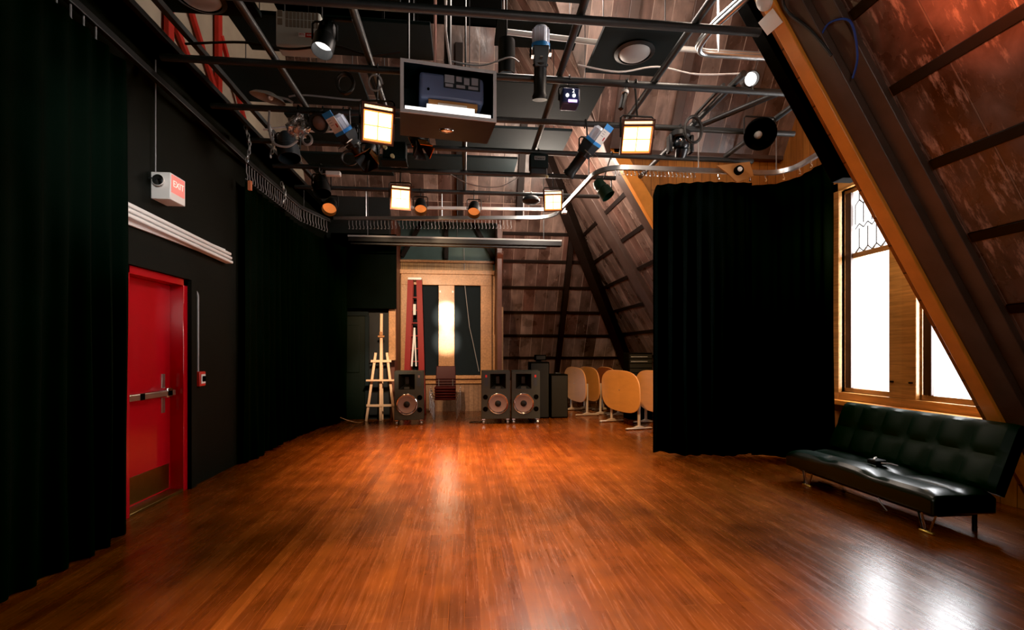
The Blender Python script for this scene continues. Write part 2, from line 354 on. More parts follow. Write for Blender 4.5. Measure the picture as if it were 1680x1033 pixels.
for a, b, c, d in ((3.6, 7.4, 0, wz0), (3.6, 7.4, wz1, 7.7), (3.6, wy0, wz0, wz1), (wy1, 7.4, wz0, wz1)): m.box(a, b, c, d, 0, .15)
o = m.build('wall_right', 'oakwall', smooth=False); o.matrix_world = T; struct(o, 'honey coloured boarded wall around the bright tall window', 'wall')

# bright window (setting)
w1 = thing('window_1', 'tall bright double window with honey wood frame behind the couch', 'window', (5.1, 5.06, wz0), kind='structure')
H = wz1 - wz0; a0, a1 = wy0-5.06, wy1-5.06
def fr(parts, name, m, par, bevel=.006):
    b = MB()
    for p in parts: b.box(*p)
    return b.build(name, m, par, bevel=bevel)
fr([(-.05, .12, a0-.1, a0, -.12, H+.12), (-.05, .12, a1, a1+.1, -.12, H+.12), (-.05, .12, a0-.1, a1+.1, H, H+.12), (-.04, .12, a0, a1, -.0, .1)], 'frame', 'honeypine', w1)
fr([(-.03, .1, -.17, .17, .1, H)], 'mullion_board', 'honeypine', w1)
fr([(-.16, .12, a0-.12, a1+.12, -.06, 0)], 'sill', 'trimwood', w1)
fr([(-.06, .02, a0-.12, a1+.12, -.16, -.062)], 'apron', 'darkwood', w1)
for yy in (-.12, .12): fr([(-.05, -.031, yy-.02, yy+.02, .28, .30)], 'sash_lock', 'batten', w1, .003)
for k, (s0, s1) in enumerate(((a0, -.17), (.17, a1))):
    so = fr([(.03, .08, s0, s0+.05, .1, H), (.03, .08, s1-.02, s1, .1, H), (.03, .08, s0, s1, .1, .16), (.03, .09, s0, s1, 1.88, 1.95), (.03, .08, s0, s1, H-.06, H)], 'sash', 'pine', w1)
    MB().box(.0, .045, s1-.15, s1-.055, .16, H-.06).build('inner_stile', 'darkwood', so, bevel=.006)
    MB().box(.05, .055, s0+.05, s1-.02, .16, 1.88).build('pane', 'glass', so, smooth=False)
    up = MB().box(.05, .055, s0+.05, s1-.02, 1.95, H-.06).build('upper_pane', 'glass', so, smooth=False)
    ld = MB(); cw = .13; yA, yB = s0+.05, s1-.15; zz = 1.95
    row = 0
    while zz < H-.1:
        n = 0; yy = yA
        pts = []
        while yy < yB:
            pts.append((yy, zz + (.06 if n % 2 else 0))); yy += cw/2; n += 1
        for p, q in zip(pts, pts[1:]): ld.beam((.045, *p), (.045, *q), .016, .014)
        for j, p in enumerate(pts):
            if (j + row) % 2: ld.beam((.045, p[0], zz+.06), (.045, p[0], min(zz+.31, H-.06)), .016, .014)
        zz += .31; row += 1
    ld.build('leading', 'lead', so, smooth=False)

o = MB().box(-1.75, .95, 11.76, 11.86, 0, 4.9).box(-1.75, .95, 11.66, 11.76, .8, 3.6).build('wall_back', 'palepine', smooth=False); struct(o, 'pine boarded wall behind the shaded window', 'wall')
# shaded window at the end wall
w2 = thing('window_2', 'shaded double window in pale pine casing at the end of the room', 'window', (-.43, 11.6, .84), kind='structure')
fr([(-1.07, -.80, -.06, .1, .0, 2.4), (.82, 1.09, -.06, .1, .0, 2.4), (-1.07, 1.09, -.07, .1, 2.2, 2.46)], 'casing', 'palepine', w2)
fr([(-.19, .19, -.05, .1, 0, 2.2)], 'mullion_board', 'palepine', w2)
fr([(-1.15, 1.15, -.1, .1, 2.46, 2.56)], 'cornice', 'palepine', w2)
fr([(-1.1, 1.12, -.04, .1, 2.56, 2.74)], 'frieze', 'frieze', w2)
fr([(-1.15, 1.15, -.07, .1, 2.74, 2.80)], 'top_moulding', 'palepine', w2)
fr([(-1.15, 1.17, -.14, .1, -.05, .03)], 'sill', 'palepine', w2)
fr([(-1.12, 1.14, -.06, .0, -.17, -.052)], 'apron', 'palepine', w2)
for s in (-1, 1):
    sh = fr([(min(s*.19, s*.82), max(s*.19, s*.82), .02, .03, .04, 2.2)], 'roller_shade', 'shade', w2, 0)
    fr([(s*.30-.03, s*.30+.03, -.07, -.051, 2.06, 2.11)] if False else [(s*.15-.02, s*.15+.02, -.06, -.051, 2.02, 2.07)], 'catch', 'whiteplastic', w2, .002)
MB().tube([(.42, -.06, 3.1), (.44, -.06, 2.2), (.55, -.05, 1.2), (.62, -.05, .9), (.78, -.05, .12)], .008, 6).build('pull_cord', 'greycable', w2)
# gable bracing above
for i, (a, b) in enumerate((((-.43, 11.52, 3.66), (-.43, 11.5, 4.6)), ((-1.48, 11.5, 3.7), (-1.0, 11.5, 4.55)), ((.70, 11.5, 3.7), (.2, 11.5, 4.55)))):
    o = MB().beam(a, b, .09, .09, up=(0, 1, 0)).build('trim_%d' % (2+i), 'batten'); struct(o, ('dark upright post on the teal gable', 'dark slanting brace on the teal gable, ladder side', 'dark slanting brace on the teal gable, loudspeaker side')[i], 'beam')
# corner trims beside the recess
o = MB().box(-1.66, -1.5, 10.3, 10.4, 2.36, 3.75).build('trim_5', 'redwood', bevel=.006); struct(o, 'red brown corner post above the easel', 'trim')
o = MB().box(-1.6, -1.46, 10.3, 10.4, 1.26, 2.34).build('trim_6', 'palepine', bevel=.006); struct(o, 'short pale wooden corner board beside the easel', 'trim')
o = MB().beam((.80, yb(.9)-.12, .9), (.80, yb(3.7)-.12, 3.7), .14, .24, up=(0, 1, 0)).build('trim_7', 'redwood', bevel=.008); struct(o, 'dark red brown rafter beside the shaded window, loudspeaker side', 'rafter')
o = MB().box(-2.05, -1.62, 10.36, 10.4, 1.20, 1.27).build('trim_8', 'batten'); struct(o, 'dark rail on the grey wall behind the easel', 'trim')

# door 2 in the grey wall
d2 = thing('door_2', 'dark green panelled door half hidden by the black curtain', 'door', (-2.55, 10.4, 0), kind='structure')
fr([(-.45, .45, -.03, 0, 0, 2.2)], 'panel', 'greendoor', d2)
fr([(-.52, .52, -.06, 0, 2.2, 2.34), (.45, .53, -.06, 0, 0, 2.2)], 'frame', 'panel', d2)
for x in (-.2, .2): fr([(x-.13, x+.13, -.045, -.031, 1.0, 2.0)], 'raised_panel', 'greendoor', d2)

# red door
d1 = thing('door_1', 'red steel exit door with panic bar and brass kick plate', 'door', (-3.0, 4.407, 0), kind='structure')
fr([(-.12, .1, 0, .045, 0, 2.2), (-.12, .1, .84, .913, 0, 2.2), (-.12, .1, 0, .913, 2.13, 2.2)], 'frame', 'reddoor', d1, .004)
pn = fr([(-.075, -.03, .045, .84, .03, 2.13)], 'door_panel', 'reddoor', d1, .003)
fr([(-.03, -.024, .075, .81, .05, .30)], 'kick_plate', 'brass', d1, .002)
b = MB().box(-.022, .05, .66, .755, .985, 1.085).build('latch_case', 'chrome', d1, bevel=.01)
b = MB().box(-.03, -.022, .69, .745, .83, 1.22).build('mounting_plate', 'satin', d1, bevel=.002)
b = MB().box(.0, .05, .10, .80, 1.0, 1.06).box(-.03, .04, .07, .13, 1.0, 1.06).build('push_bar', 'satin', d1, bevel=.008)
b = MB().box(.051, .053, .26, .32, 1.0, 1.06).build('bar_joint', 'blackm', d1)
fr([(-.12, .1, .045, .84, 0, .028)], 'threshold', 'brass', d1, .004)

# ------------------------------------------------------------------ rafters, battens (setting)
tn = [10]
def trim(m, mm, label, cat, bevel=.006):
    o = m.build('trim_%d' % tn[0], mm, bevel=bevel); tn[0] += 1
    return struct(o, label, cat)
def rbeam(y0, y1, za, zb, din, dout, T=None):
    """a member lying along the street-side slope between y0 and y1; din/dout: depth in front of / behind the rafter plane along X"""
    q = []
    for z in (za, zb): q += [(xr(z)-din, y0, z), (xr(z)-din, y1, z), (xr(z)+dout, y1, z), (xr(z)+dout, y0, z)]
    return MB().hexa(q)
trim(rbeam(3.56, 3.68, .1, 4.9, .03, .18), 'trimwood', 'orange varnished edge of the big rafter beside the bright window', 'rafter')
trim(rbeam(3.37, 3.56, .05, 5.4, .0, .18), 'rafter', 'brown board of the big rafter next to its orange edge', 'rafter')
trim(rbeam(3.22, 3.37, .0, 5.6, -.07, .19), 'rafter', 'recessed brown board of the big rafter next to the roof boards', 'rafter')
trim(rbeam(3.80, 3.93, 2.95, 5.6, .0, .18), 'blackm', 'black beam running up behind the orange rafter edge', 'rafter')
trim(rbeam(7.16, 7.27, 1., 4.9, .03, .2), 'trimwood', 'orange varnished rafter edge behind the hanging drape', 'rafter')
trim(rbeam(7.27, 7.62, .6, 5.2, -.03, .2), 'rafter', 'brown rafter beyond the hanging drape', 'rafter')
trim(rbeam(8.9, 9.3, .0, 5.6, -.02, .2), 'rafter', 'broad brown rafter above the folded tables', 'rafter')
rows = [.8+.53*i for i in range(9)]
def rbatten(y0, y1, z, lab):
    c = V(XS+.2, 0, 0) + uR*(z*fR)
    m = MB().beam(c+nR*.04+V(0, y0, 0), c+nR*.04+V(0, y1, 0), .075, .075, up=tuple(nR))
    trim(m, 'batten', lab, 'batten', .004)
ordn = ['lowest', 'second', 'third', 'fourth', 'fifth', 'sixth', 'seventh', 'eighth', 'ninth']
for i, z in enumerate(rows):
    rbatten(-3, 3.20, z-.055, 'dark batten across the roof boards above the couch, %s from the floor' % ordn[i])
for i in range(7):
    rbatten(7.63, 8.88, .95+.53*i, 'dark batten between the brown rafters beyond the drape, %s from the floor' % ordn[i])
    rbatten(9.32, 13, .82+.55*i, 'dark batten beside the hip rafter, %s from the floor' % ordn[i])
# hip rafter
def hip(z): return V(xr(z), yb(z), z)
trim(MB().beam(hip(.0)-V(.05, .1, 0), hip(5.8)-V(.05, .1, 0), .22, .3, up=(-1, -1, -1)), 'batten', 'black hip rafter where the two roof slopes meet', 'rafter')
for i in range(7):
    z = .74+.57*i; c = V(0, YS+.2, 0)+uB*(z*fB)+nB*.04
    trim(MB().beam(c+V(.86, 0, 0), c+V(xr(z)+.1, 0, 0), .075, .085, up=tuple(nB)), 'batten', 'dark batten across the end roof boards, %s from the floor' % ordn[i], 'batten', .004)
for i, (x, lab) in enumerate(((2.45, 'dark rafter on the end slope between loudspeakers and tables'),)):
    trim(MB().beam((x, yb(.3)+.05, .3), (x, yb(4.6)+.05, 4.6), .12, .16, up=tuple(nB)), 'batten', lab, 'rafter')
for i, (x, lab) in enumerate(((1.2, 'dark upper rafter behind the lighting grid, window side'), (-.1, 'dark upper rafter behind the lighting grid, above the shaded window'))):
    trim(MB().beam((x, yb(4.4)+.05, 4.4), (x, yb(7.2)+.05, 7.2), .14, .16, up=tuple(nB)), 'batten', lab, 'rafter')
for i, (x, lab) in enumerate(((3.2, 'dark dormer rafter nearer the ridge'), (4.3, 'dark dormer rafter nearer the window wall'), (2.3, 'dark dormer rafter beside the valley'))):
    a = V(x, 7.25, 4.6); d = uD
    trim(MB().beam(a+V(0, -.07, 0), a+V(0, -.07, 0)+d*2.9, .14, .14, up=(0, -1, -.5)), 'rafter', lab, 'rafter')
trim(MB().box(2.3, 5.1, 7.16, 7.27, 4.52, 4.68), 'rafter', 'brown plate beam on top of the honey boarded dormer wall', 'beam')
trim(MB().box(4.75, 4.83, -2.5, 3.05, 0, .17), 'rafter', 'brown skirting board under the roof slope beside the couch', 'baseboard')
# steel bracing and wall-top beams on the red door side
br = thing('steel_bracing', 'red steel cross bracing against the high beige wall', 'bracing', (-3.25, 5.6, 4.36))
for y in (-.95, .0, 1.06): MB().box(-.02, .03, y-.05, y+.05, 0, 2.6).build('post', 'redsteel', br)
for a, b in (((0, -.9, 1.6), (0, .95, .1)), ((0, .05, 1.6), (0, 1.0, .5)), ((.02, 1.1, 1.3), (.02, 2.2, -.0)), ((0, -.9, .3), (0, -2.0, 1.5))): MB().beam(a, b, .07, .04, up=(1, 0, 0)).build('diagonal', 'redsteel', br)
o = MB().box(-3.29, -2.72, -2.9, 10.3, 4.22, 4.34).build('wall_beam', 'blackm', bevel=.01); struct(o, 'black ledge beam along the top of the black wall', 'beam')

# ------------------------------------------------------------------ lighting grid
YP = [3.73, 4.58, 5.43, 6.27, 7.09, 7.97]; ZP = 4.1; RP = .033
plab = ['black cross pipe over the front of the projector box, uppermost in the picture', 'black cross pipe carrying the blue taped profile lamp upright', 'black cross pipe carrying the two tilted blue taped lamps', 'black cross pipe with the dimmer box on it', 'black cross pipe above the two far lit floodlights', 'black cross pipe with the three amber par cans, farthest along the room']
for i, y in enumerate(YP):
    x1 = min(xr(ZP)-.08, 99)if (y < 3.6 or y > 7.1) else 4.0
    if i == 0: x1 = 2.44
    if i >= 4: x1 = 2.3
    tag(MB().cyl((-2.72, y, ZP), (x1, y, ZP), RP, n=12).build('grid_pipe', 'pipe'), plab[i], 'pipe', 'cross pipes of the lighting grid')
XL = [-1.75, -.88, .0, .93, 1.9, 2.72, 3.62]
YL = [(3.3, 5.6), (3.3, 5.5), (4.85, 8.2), (3.3, 6.6), (3.3, 5.5), (4.4, 7.2), (4.3, 6.3)]
llab = ['black lengthwise pipe over the small almond heater', 'black lengthwise pipe just beside the lit floodlight with cable loop', 'black lengthwise pipe behind the projector box', 'black lengthwise pipe beside the round recessed panel light', 'black lengthwise pipe nearer the galvanised conduit bend', 'black lengthwise pipe with bundled cables above the moving head', 'black lengthwise pipe at the window end of the grid']
for x, (y0, y1), lb in zip(XL, YL, llab):
    tag(MB().cyl((x, y0, ZP+2*RP), (x, y1, ZP+2*RP), RP, n=12).build('grid_pipe', 'pipe'), lb, 'pipe', 'lengthwise pipes of the lighting grid')
for k, (x, z0, lb) in enumerate(((-2.62, 4.1, 'black lengthwise rail on the wall side of the grid, outer'), (-2.46, 4.17, 'grey lengthwise rail on the wall side of the grid, inner'))):
    tag(MB().beam((x, 2., z0+.1), (x, 8.3, z0+.1), .05, .05).build('grid_rail', 'pipe' if k else 'black'), lb, 'rail')
# tilted black braces at the window end
tag(MB().cyl((3.50, 4.66, 4.25), (2.80, 5.9, 4.27), RP, n=12).build('grid_brace', 'black'), 'black diagonal brace pipe near the honey dormer wall', 'pipe')

# suspended charcoal panels
pan = [(-1.78, -1.3, 3.75, 4.6, 4.75), (-1.25, -.62, 3.85, 4.75, 4.85), (.05, 1.15, 3.65, 4.5, 4.8), (-2.35, -.35, 4.95, 5.55, 4.8), (.35, 1.3, 5.15, 5.6, 5.05), (-2.85, -1.25, 5.75, 6.6, 4.75), (-1.15, .2, 5.75, 6.6, 4.75), (.35, 1.75, 5.8, 6.7, 4.75), (-2.5, -.55, 6.9, 7.75, 4.75), (-.45, 1.6, 6.95, 7.8, 4.72), (-1.0, .9, 8.0, 8.85, 4.7), (-2.7, -1.3, 8.1, 9.0, 4.7)]
pl = ['above the almond heater, nearest the red bracing', 'directly over the projector cables', 'over the black pendant tube', 'beside the hanging cable coil', 'short, behind the pale conduit', 'over the white dome reflector', 'above the lit floodlight with cable loop', 'behind the upright blue taped lamp', 'over the dark blue can', 'beside the dimmer box', 'above the far amber par cans', 'in the far corner over the curtain']
for (x0, x1, y0, y1, z), lb in zip(pan, pl):
    t = thing('acoustic_panel', 'charcoal suspended panel ' + lb, 'panel', ((x0+x1)/2, (y0+y1)/2, z), group='charcoal panels over the grid')
    w, h = (x1-x0)/2, (y1-y0)/2
    MB().box(-w, w, -h, h, 0, .04).build('board', 'panel', t, bevel=.004)
    for sx in (-1, 1): MB().cyl((sx*w*.8, 0, .04), (sx*w*.8, 0, ZT-z), .006, n=6).build('hanging_rod', 'black', t)
def domelight(x, y, z, lab, w=.42, h=.42):
    t = thing('panel_light', lab, 'light', (x, y, z))
    MB().box(-w, w, -h, h, 0, .05).build('board', 'panel', t, bevel=.004)
    MB().lathe([(.2, 0), (.21, -.015), (.17, -.03)], 28).build('ring', 'black', t)
    MB().lathe([(.17, -.012), (.13, -.045), (.07, -.06), (.001, -.065)], 28).build('dome', 'greyplastic', t)
    for sx in (-1, 1): MB().cyl((sx*w*.8, 0, .05), (sx*w*.8, 0, ZT-z), .006, n=6).build('hanging_rod', 'black', t)
domelight(1.78, 4.85, 4.6, 'round recessed light in a square charcoal panel near the conduit bend')
domelight(-2.3, 4.4, 4.55, 'round recessed light in a dark panel near the red bracing', .42, .24)

# ------------------------------------------------------------------ stage lamps
def clamp(par, z0=0.):
    MB().tube([(0, .045*math.cos(a), .045*math.sin(a)) for a in [(-.6+.33*i)*PI/1.6 for i in range(8)]], .008, 6).build('hanging_clamp', 'black', par)
def yoke(par, c, w, up, r=.009, mm='black'):
    """c: body centre; a stirrup whose two arms end at the body's sides and whose bridge meets a stem from the pipe"""
    top = c[2] + up
    m = MB().tube([(c[0]-w, c[1], c[2]), (c[0]-w, c[1], top-.02), (c[0]-w+.02, c[1], top), (c[0]+w-.02, c[1], top), (c[0]+w, c[1], top-.02), (c[0]+w, c[1], c[2])], r, 6)
    m.tube([(c[0], c[1], top), (0, 0 if abs(c[1]) < .08 else math.copysign(.05, c[1]), -.047 if abs(c[1]) < .08 else -.01)] if abs(top+.047) > .02 or abs(c[1]) > .01 or abs(c[0]) > .01 else [(0, 0, -.046), (0, 0, -.06)], r*1.1, 6)
    return m.build('hanging_yoke', mm, par)
def lamp(name, label, cat, X, Y, group=None):
    t = thing(name, label, cat, (X, Y, ZP), group=group); clamp(t); return t
LAMPS = []
def flood(X, Y, zc, dirn, label, w=.15, h=.15, power=120):
    t = lamp('floodlight', label, 'stage light', X, Y, 'lit floodlights on the grid')
    c = V(0, -.02, zc-ZP); T = aim(dirn, c)
    # housing tapers to the back; mouth faces +Y of the local frame
    b = MB().hexa([(-w*.7, -.16, -h*.6), (w*.7, -.16, -h*.6), (w*.7, -.16, h*.6), (-w*.7, -.16, h*.6), (-w, .02, -h), (w, .02, -h), (w, .02, h), (-w, .02, h)], T)
    b.build('housing', 'black', t, bevel=.006)
    fm = MB()
    for q in ((-w-.012, -w+.004, .021, .06, -h-.012, h+.05), (w-.004, w+.012, .021, .06, -h-.012, h+.05), (-w, w, .021, .06, -h-.012, -h+.004), (-w, w, .021, .06, h-.012, h+.004), (-w, w, .021, .06, h+.035, h+.05)): fm.box(*q, T)
    fm.build('gel_frame', 'redwood', t)
    MB().box(-w+.006, w-.006, .021, .026, -h+.006, h-.014, T).build('reflector_rim', 'lensrim', t)
    ln = MB(); g = .006; e = .018
    for sx in (-1, 1):
        for sz in (-1, 1): ln.box(min(sx*g, sx*(w-e)), max(sx*g, sx*(w-e)), .027, .03, min(sz*g, sz*(h-e-.008)), max(sz*g, sz*(h-e-.008)), T)
    ln.build('lens_glass', 'lens', t)
    MB().box(-w+.012, w-.012, .027, .032, h+.008, h+.030, T).build('glowing_slot', 'lensslot', t)
    yoke(t, (c.x, c.y-.03, c.z), w+.022, h+.08 if c.z < -.3 else .2)
    LAMPS.append((T @ V(0, .1, 0) + V(X, Y, ZP), Vector(dirn), power))
    return t
cam = V(0, 0, 1.45)
flood(-.81, 4.58, 3.56, (.35, -1.3, -.75), 'lit floodlight with a grey cable loop above, beside the projector box', .135, .14)
flood(1.69, 4.58, 3.55, (-.15, -1.3, -.75), 'lit floodlight hanging in front of the dormer wall', .145, .13)
flood(-.93, 7.09, 3.68, (.25, -1.3, -.62), 'lit floodlight farthest along the room, beside an amber par can', .135, .14)
flood(1.33, 7.09, 3.70, (-.25, -1.3, -.62), 'lit floodlight beside the slanting curtain track', .13, .12)
def par(X, Y, zc, dirn, label, r=.1, L=.3, m='black', lens='amber', group='amber par cans on the farthest pipe', off=0.):
    t = lamp('par_can', label, 'stage light', X, Y, group)
    c = V(0, off, zc-ZP); T = aim(dirn, c) @ Matrix.Rotation(-PI/2, 4, 'X')   # local z now looks along dirn
    MB().lathe([(.001, -L*.6), (r*.55, -L*.6), (r*.8, -L*.45), (r*.86, -L*.1), (r, -L*.05), (r*1.0, L*.4), (r*.97, L*.4), (r*.95, -.0)], 24, T).build('can', m, t)
    MB().lathe([(r*.94, .02), (r*.6, L*.02), (.001, -.02)], 24, T).build('lens', lens, t)
    yoke(t, tuple(c), r+.012, r+.06)
    return t
par(-2.17, 7.97, 3.80, (.1, -1, -.9), 'amber glowing par can at the curtain end of the farthest pipe', .115)
par(-.72, 7.97, 3.84, (.1, -1, -1.1), 'amber glowing par can between the far floodlight and a white clip', .105)
par(.16, 7.97, 3.82, (-.1, -1, -1.1), 'amber glowing par can over the middle of the white track', .105)
pt = par(-1.14, 4.03, 4.0, (-.1, -.3, -1), 'black tapered can in front of the almond heater', .085, .3, 'black', 'whiteglow', None)
MB().tube([(0, 0, .046), (0, 0, .075), (.22, 0, .075)], .014, 6).build('hanging_arm', 'black', pt)
par(-2.15, 6.27, 3.93, (.2, -.2, -1), 'large dark blue can with a chain loop beside it', .13, .34, 'slate', 'blackm', None, -.2)
par(1.98, 6.27, 3.75, (.5, -.3, -.8), 'dark green can behind the curtain track bend', .1, .3, 'greencan', 'blackm', None, .36)
par(-2.05, 7.09, 3.82, (.2, -.3, -1), 'black can in the corner above the curtain hooks', .12, .3, 'black', 'blackm', None)
# pendant tube
t = thing('pendant_light', 'black cylinder pendant with a small lit opening', 'stage light', (.42, 4.75, 4.22))
MB().lathe([(.001, .34), (.082, .34), (.085, .3), (.085, 0), (.075, 0), (.07, .08), (.001, .08)], 24).build('tube_body', 'black', t)
MB().lathe([(.06, .079), (.001, .06)], 20).build('lamp_face', 'whiteglow', t)
MB().cyl((0, 0, .34), (0, 0, ZT-4.22), .008, n=6).build('hanging_stem', 'black', t)

def profile(X, Y, c, dirn, label, card=False):
    """ellipsoidal profile spot: lens tube, shutter block, lamp cap with blue tape"""
    t = lamp('profile_spot', label, 'stage light', X, Y, 'blue taped profile lamps')
    c = V(*c); T = aim(dirn, c) @ Matrix.Rotation(-PI/2, 4, 'X')
    MB().lathe([(.001, .36), (.07, .36), (.075, .33), (.06, .30), (.06, .08), (.075, .06)], 20, T).build('lens_tube', 'black', t)
    MB().hexa([(-.075, -.085, -.08), (.075, -.085, -.08), (.075, .085, -.08), (-.075, .085, -.08), (-.055, -.06, .09), (.055, -.06, .09), (.055, .06, .09), (-.055, .06, .09)], T).build('shutter_block', 'slate', t, bevel=.006)
    cap = MB()
    n = 28
    pr = [(.001, -.26), (.05, -.26), (.072, -.235), (.075, -.09)]
    cap.lathe(pr, n, T)
    for k in range(10):
        a = 2*PI*k/10; cap.cyl((.074*math.cos(a), .074*math.sin(a), -.235), (.074*math.cos(a), .074*math.sin(a), -.1), .008, n=6, T=T)
    cap.build('lamp_cap', 'silvercan', t)
    MB().lathe([(.078, -.115), (.086, -.115), (.086, -.08), (.078, -.08)], 24, T).build('tape_band', 'bluetape', t)
    for k, (x, z) in enumerate(((.08, .0), (-.08, .02), (.0, .03))): MB().box(x-.012, x+.012, .05, .14, z-.004, z+.004, T).build('shutter_handle', 'satin', t)
    if card:
        MB().box(-.072, .072, .079, .083, -.27, -.115, T).build('label_card', 'paper', t)
        MB().box(-.074, .074, .079, .084, -.33, -.271, T).build('blue_tab', 'bluetape', t)
        MB().box(-.074, .074, .079, .084, -.114, -.08, T).build('blue_tab', 'bluetape', t)
        for z in (-.2, -.225, -.25): MB().box(-.05, .0, .0835, .0845, z, z+.006, T).build('print', 'greyplastic', t)
        MB().box(.025, .045, .0835, .0845, -.2, -.16, T).build('red_print', 'redplastic', t)
    yoke(t, tuple(c), .095, .13 if c.z < -.1 else .1)
    return t
profile(.71, 4.58, (0, -.17, .1), (.02, .25, -1), 'blue taped profile lamp standing upright at the pipe beside the projector box')
profile(-1.26, 5.43, (.02, -.1, -.34), (.5, .55, -.75), 'blue taped profile lamp tilted over, beside the lit floodlight with cable loop', card=True)
profile(1.40, 5.43, (.0, -.1, -.33), (-.55, .55, -.75), 'blue taped profile lamp tilted over, beside the curtain track bend', card=True)

# small LED unit
t = lamp('led_spot', 'small navy LED spot with a purple light below the grid pipe', 'stage light', 1.02, 4.58)
MB().box(-.085, .085, -.1, .06, -.27, -.12).build('housing', 'bluebody', t, bevel=.015)
for x in (-.04, .025): MB().sphere((x, -.105, -.2), .017, 10).build('indicator', 'whiteglow', t)
MB().box(-.03, .055, -.108, -.101, -.262, -.24).build('display', 'ledpurple', t)
txt('2', .05, 'whiteglow', t, Matrix.Translation((.02, -.103, -.155)) @ Matrix.Rotation(PI/2, 4, 'X'), 'numeral')
yoke(t, (0, 0, -.2), .1, .14)
# moving head with cables
t = lamp('moving_head', 'glossy black moving head lamp under a bundle of cables', 'stage light', 2.55, 5.43)
MB().lathe([(.001, .0), (.1, .0), (.12, -.02), (.12, -.07), (.1, -.09), (.001, -.09)], 20, Matrix.Translation((0, 0, -.04))).build('base', 'black', t)
MB().sphere((0, -.02, -.21), .095, 16, sq=(1, 1, .9)).build('head', 'boxface', t)
MB().lathe([(.001, -.1), (.06, -.1), (.07, -.05), (.07, .0)], 18, Matrix.Translation((0, -.06, -.26)) @ Matrix.Rotation(.5, 4, 'X')).build('lens_barrel', 'boxface', t)
for sx in (-1, 1): MB().box(sx*.13-.02, sx*.13+.02, -.06, .05, -.30, -.09).build('arm', 'boxface', t, bevel=.015)
for sx in (-.04, .03): MB().sphere((sx, -.11, -.18), .018, 10).build('lens_dot', 'chrome', t)
# hanging adaptor above floodlight two
t = lamp('safety_adaptor', 'short black hanger with white tape above the dormer side floodlight', 'hanger', 1.6, 4.58)
MB().beam((-.004, 0, -.05), (-.07, -.03, -.27), .05, .04).build('hanger_body', 'black', t, bevel=.008)
MB().cyl((-.012, -.004, -.075), (-.02, -.006, -.10), .036, n=12).build('tape_band', 'white', t)
# big black fan-like lamp
t = lamp('scoop_light', 'big black round scoop lamp at the window end of the grid', 'stage light', 3.40, 5.43)
T = aim((-.3, -1, -.3), (0, -.24, -.14)) @ Matrix.Rotation(-PI/2, 4, 'X')
MB().lathe([(.001, -.2), (.08, -.19), (.15, -.1), (.18, .03), (.175, .03), (.145, -.09), (.001, -.17)], 26, T).build('scoop', 'blackm', t)
MB().sphere((0, 0, -.06), .045, 12, T).build('bulb', 'greyplastic', t)
yoke(t, (0, -.24, -.14), .19, .20)
t = lamp('par_can', 'black can with a white lens lying along the lengthwise pipe', 'stage light', 2.9, 4.58)
T = aim((-.3, -1, -.5), (0, .02, .13)) @ Matrix.Rotation(-PI/2, 4, 'X')
MB().lathe([(.001, -.15), (.06, -.14), (.075, -.05), (.075, .1), (.068, .1), (.065, .02)], 20, T).build('can', 'black', t)
MB().lathe([(.064, .03), (.001, .06)], 18, T).build('lens', 'whiteglow', t)
# open fixtures with orange lamp glow painted on as copper
def cutter(X, Y, c, dirn, label):
    t = lamp('shutter_spot', label, 'stage light', X, Y)
    c = V(*c); T = aim(dirn, c) @ Matrix.Rotation(-PI/2, 4, 'X')
    MB().lathe([(.001, -.2), (.06, -.2), (.075, -.16), (.075, .0)], 20, T).build('body', 'black', t)
    for k in range(4):
        T2 = T @ Matrix.Rotation(k*PI/2+.3, 4, 'Z')
        MB().hexa([(-.05, .06, .0), (.05, .06, .0), (.05, .066, .0), (-.05, .066, .0), (-.075, .10, .13), (.075, .10, .13), (.075, .106, .13), (-.075, .106, .13)], T2).build('barn_door', 'copper' if k in (1, 2) else 'black', t)  # two doors coloured as if the lamp lit them
    for x in (-.03, .03): MB().box(x-.012, x+.012, .075, .08, -.17, -.03, T).build('cooling_fin', 'copper', t)
    yoke(t, tuple(c), .09, .12)
cutter(-.5, 5.43, (0, 0, -.32), (.35, -.35, -.85), 'black spot with painted copper glow on its barn doors under the projector box')
cutter(-1.03, 5.43, (.03, -.25, -.56), (-.15, -.5, -.8), 'black spot with painted copper glow on its barn doors under the tilted blue taped lamp')
# grey box with knobs
t = lamp('control_box', 'grey control box with yellow knobs under the lit floodlight', 'box', -.79, 5.43)
MB().box(-.11, .14, -.06, .1, -.52, -.32).build('case', 'panel', t, bevel=.01)
MB().box(-.13, .15, -.09, .1, -.55, -.525).build('flange', 'panel', t, bevel=.004)
for x, z in ((-.08, -.4), (.0, -.5)): MB().cyl((x, -.061, z), (x, -.1, z), .022, n=12).build('knob', 'cork', t)
MB().tube([(0, 0, -.047), (0, .02, -.32)], .012, 6).build('hanging_stem', 'black', t)
# dimmer box
t = lamp('dimmer_box', 'dark grey box with a framed name plate clamped on the cross pipe', 'box', .98, 6.27)
MB().box(-.12, .12, -.09, .07, -.24, -.055).build('case', 'panel', t, bevel=.012)
MB().box(-.11, .11, -.06, .06, -.31, -.222).build('lower_case', 'slate', t, bevel=.012)
MB().box(-.065, .075, -.096, -.091, -.135, -.09).build('name_plate', 'greyplastic', t)
MB().box(-.058, .068, -.099, -.0965, -.129, -.096).build('plate_field', 'blackm', t)
txt('DIMMER', .032, 'greyplastic', t, Matrix.Translation((.005, -.1, -.113)) @ Matrix.Rotation(PI/2, 4, 'X'))
MB().tube([(.1, -.07, -.22), (.105, -.07, -.33)], .005, 6).build('pull_string', 'greycable', t)
MB().sphere((.105, -.07, -.345), .02, 12).build('pull_knob', 'cork', t)
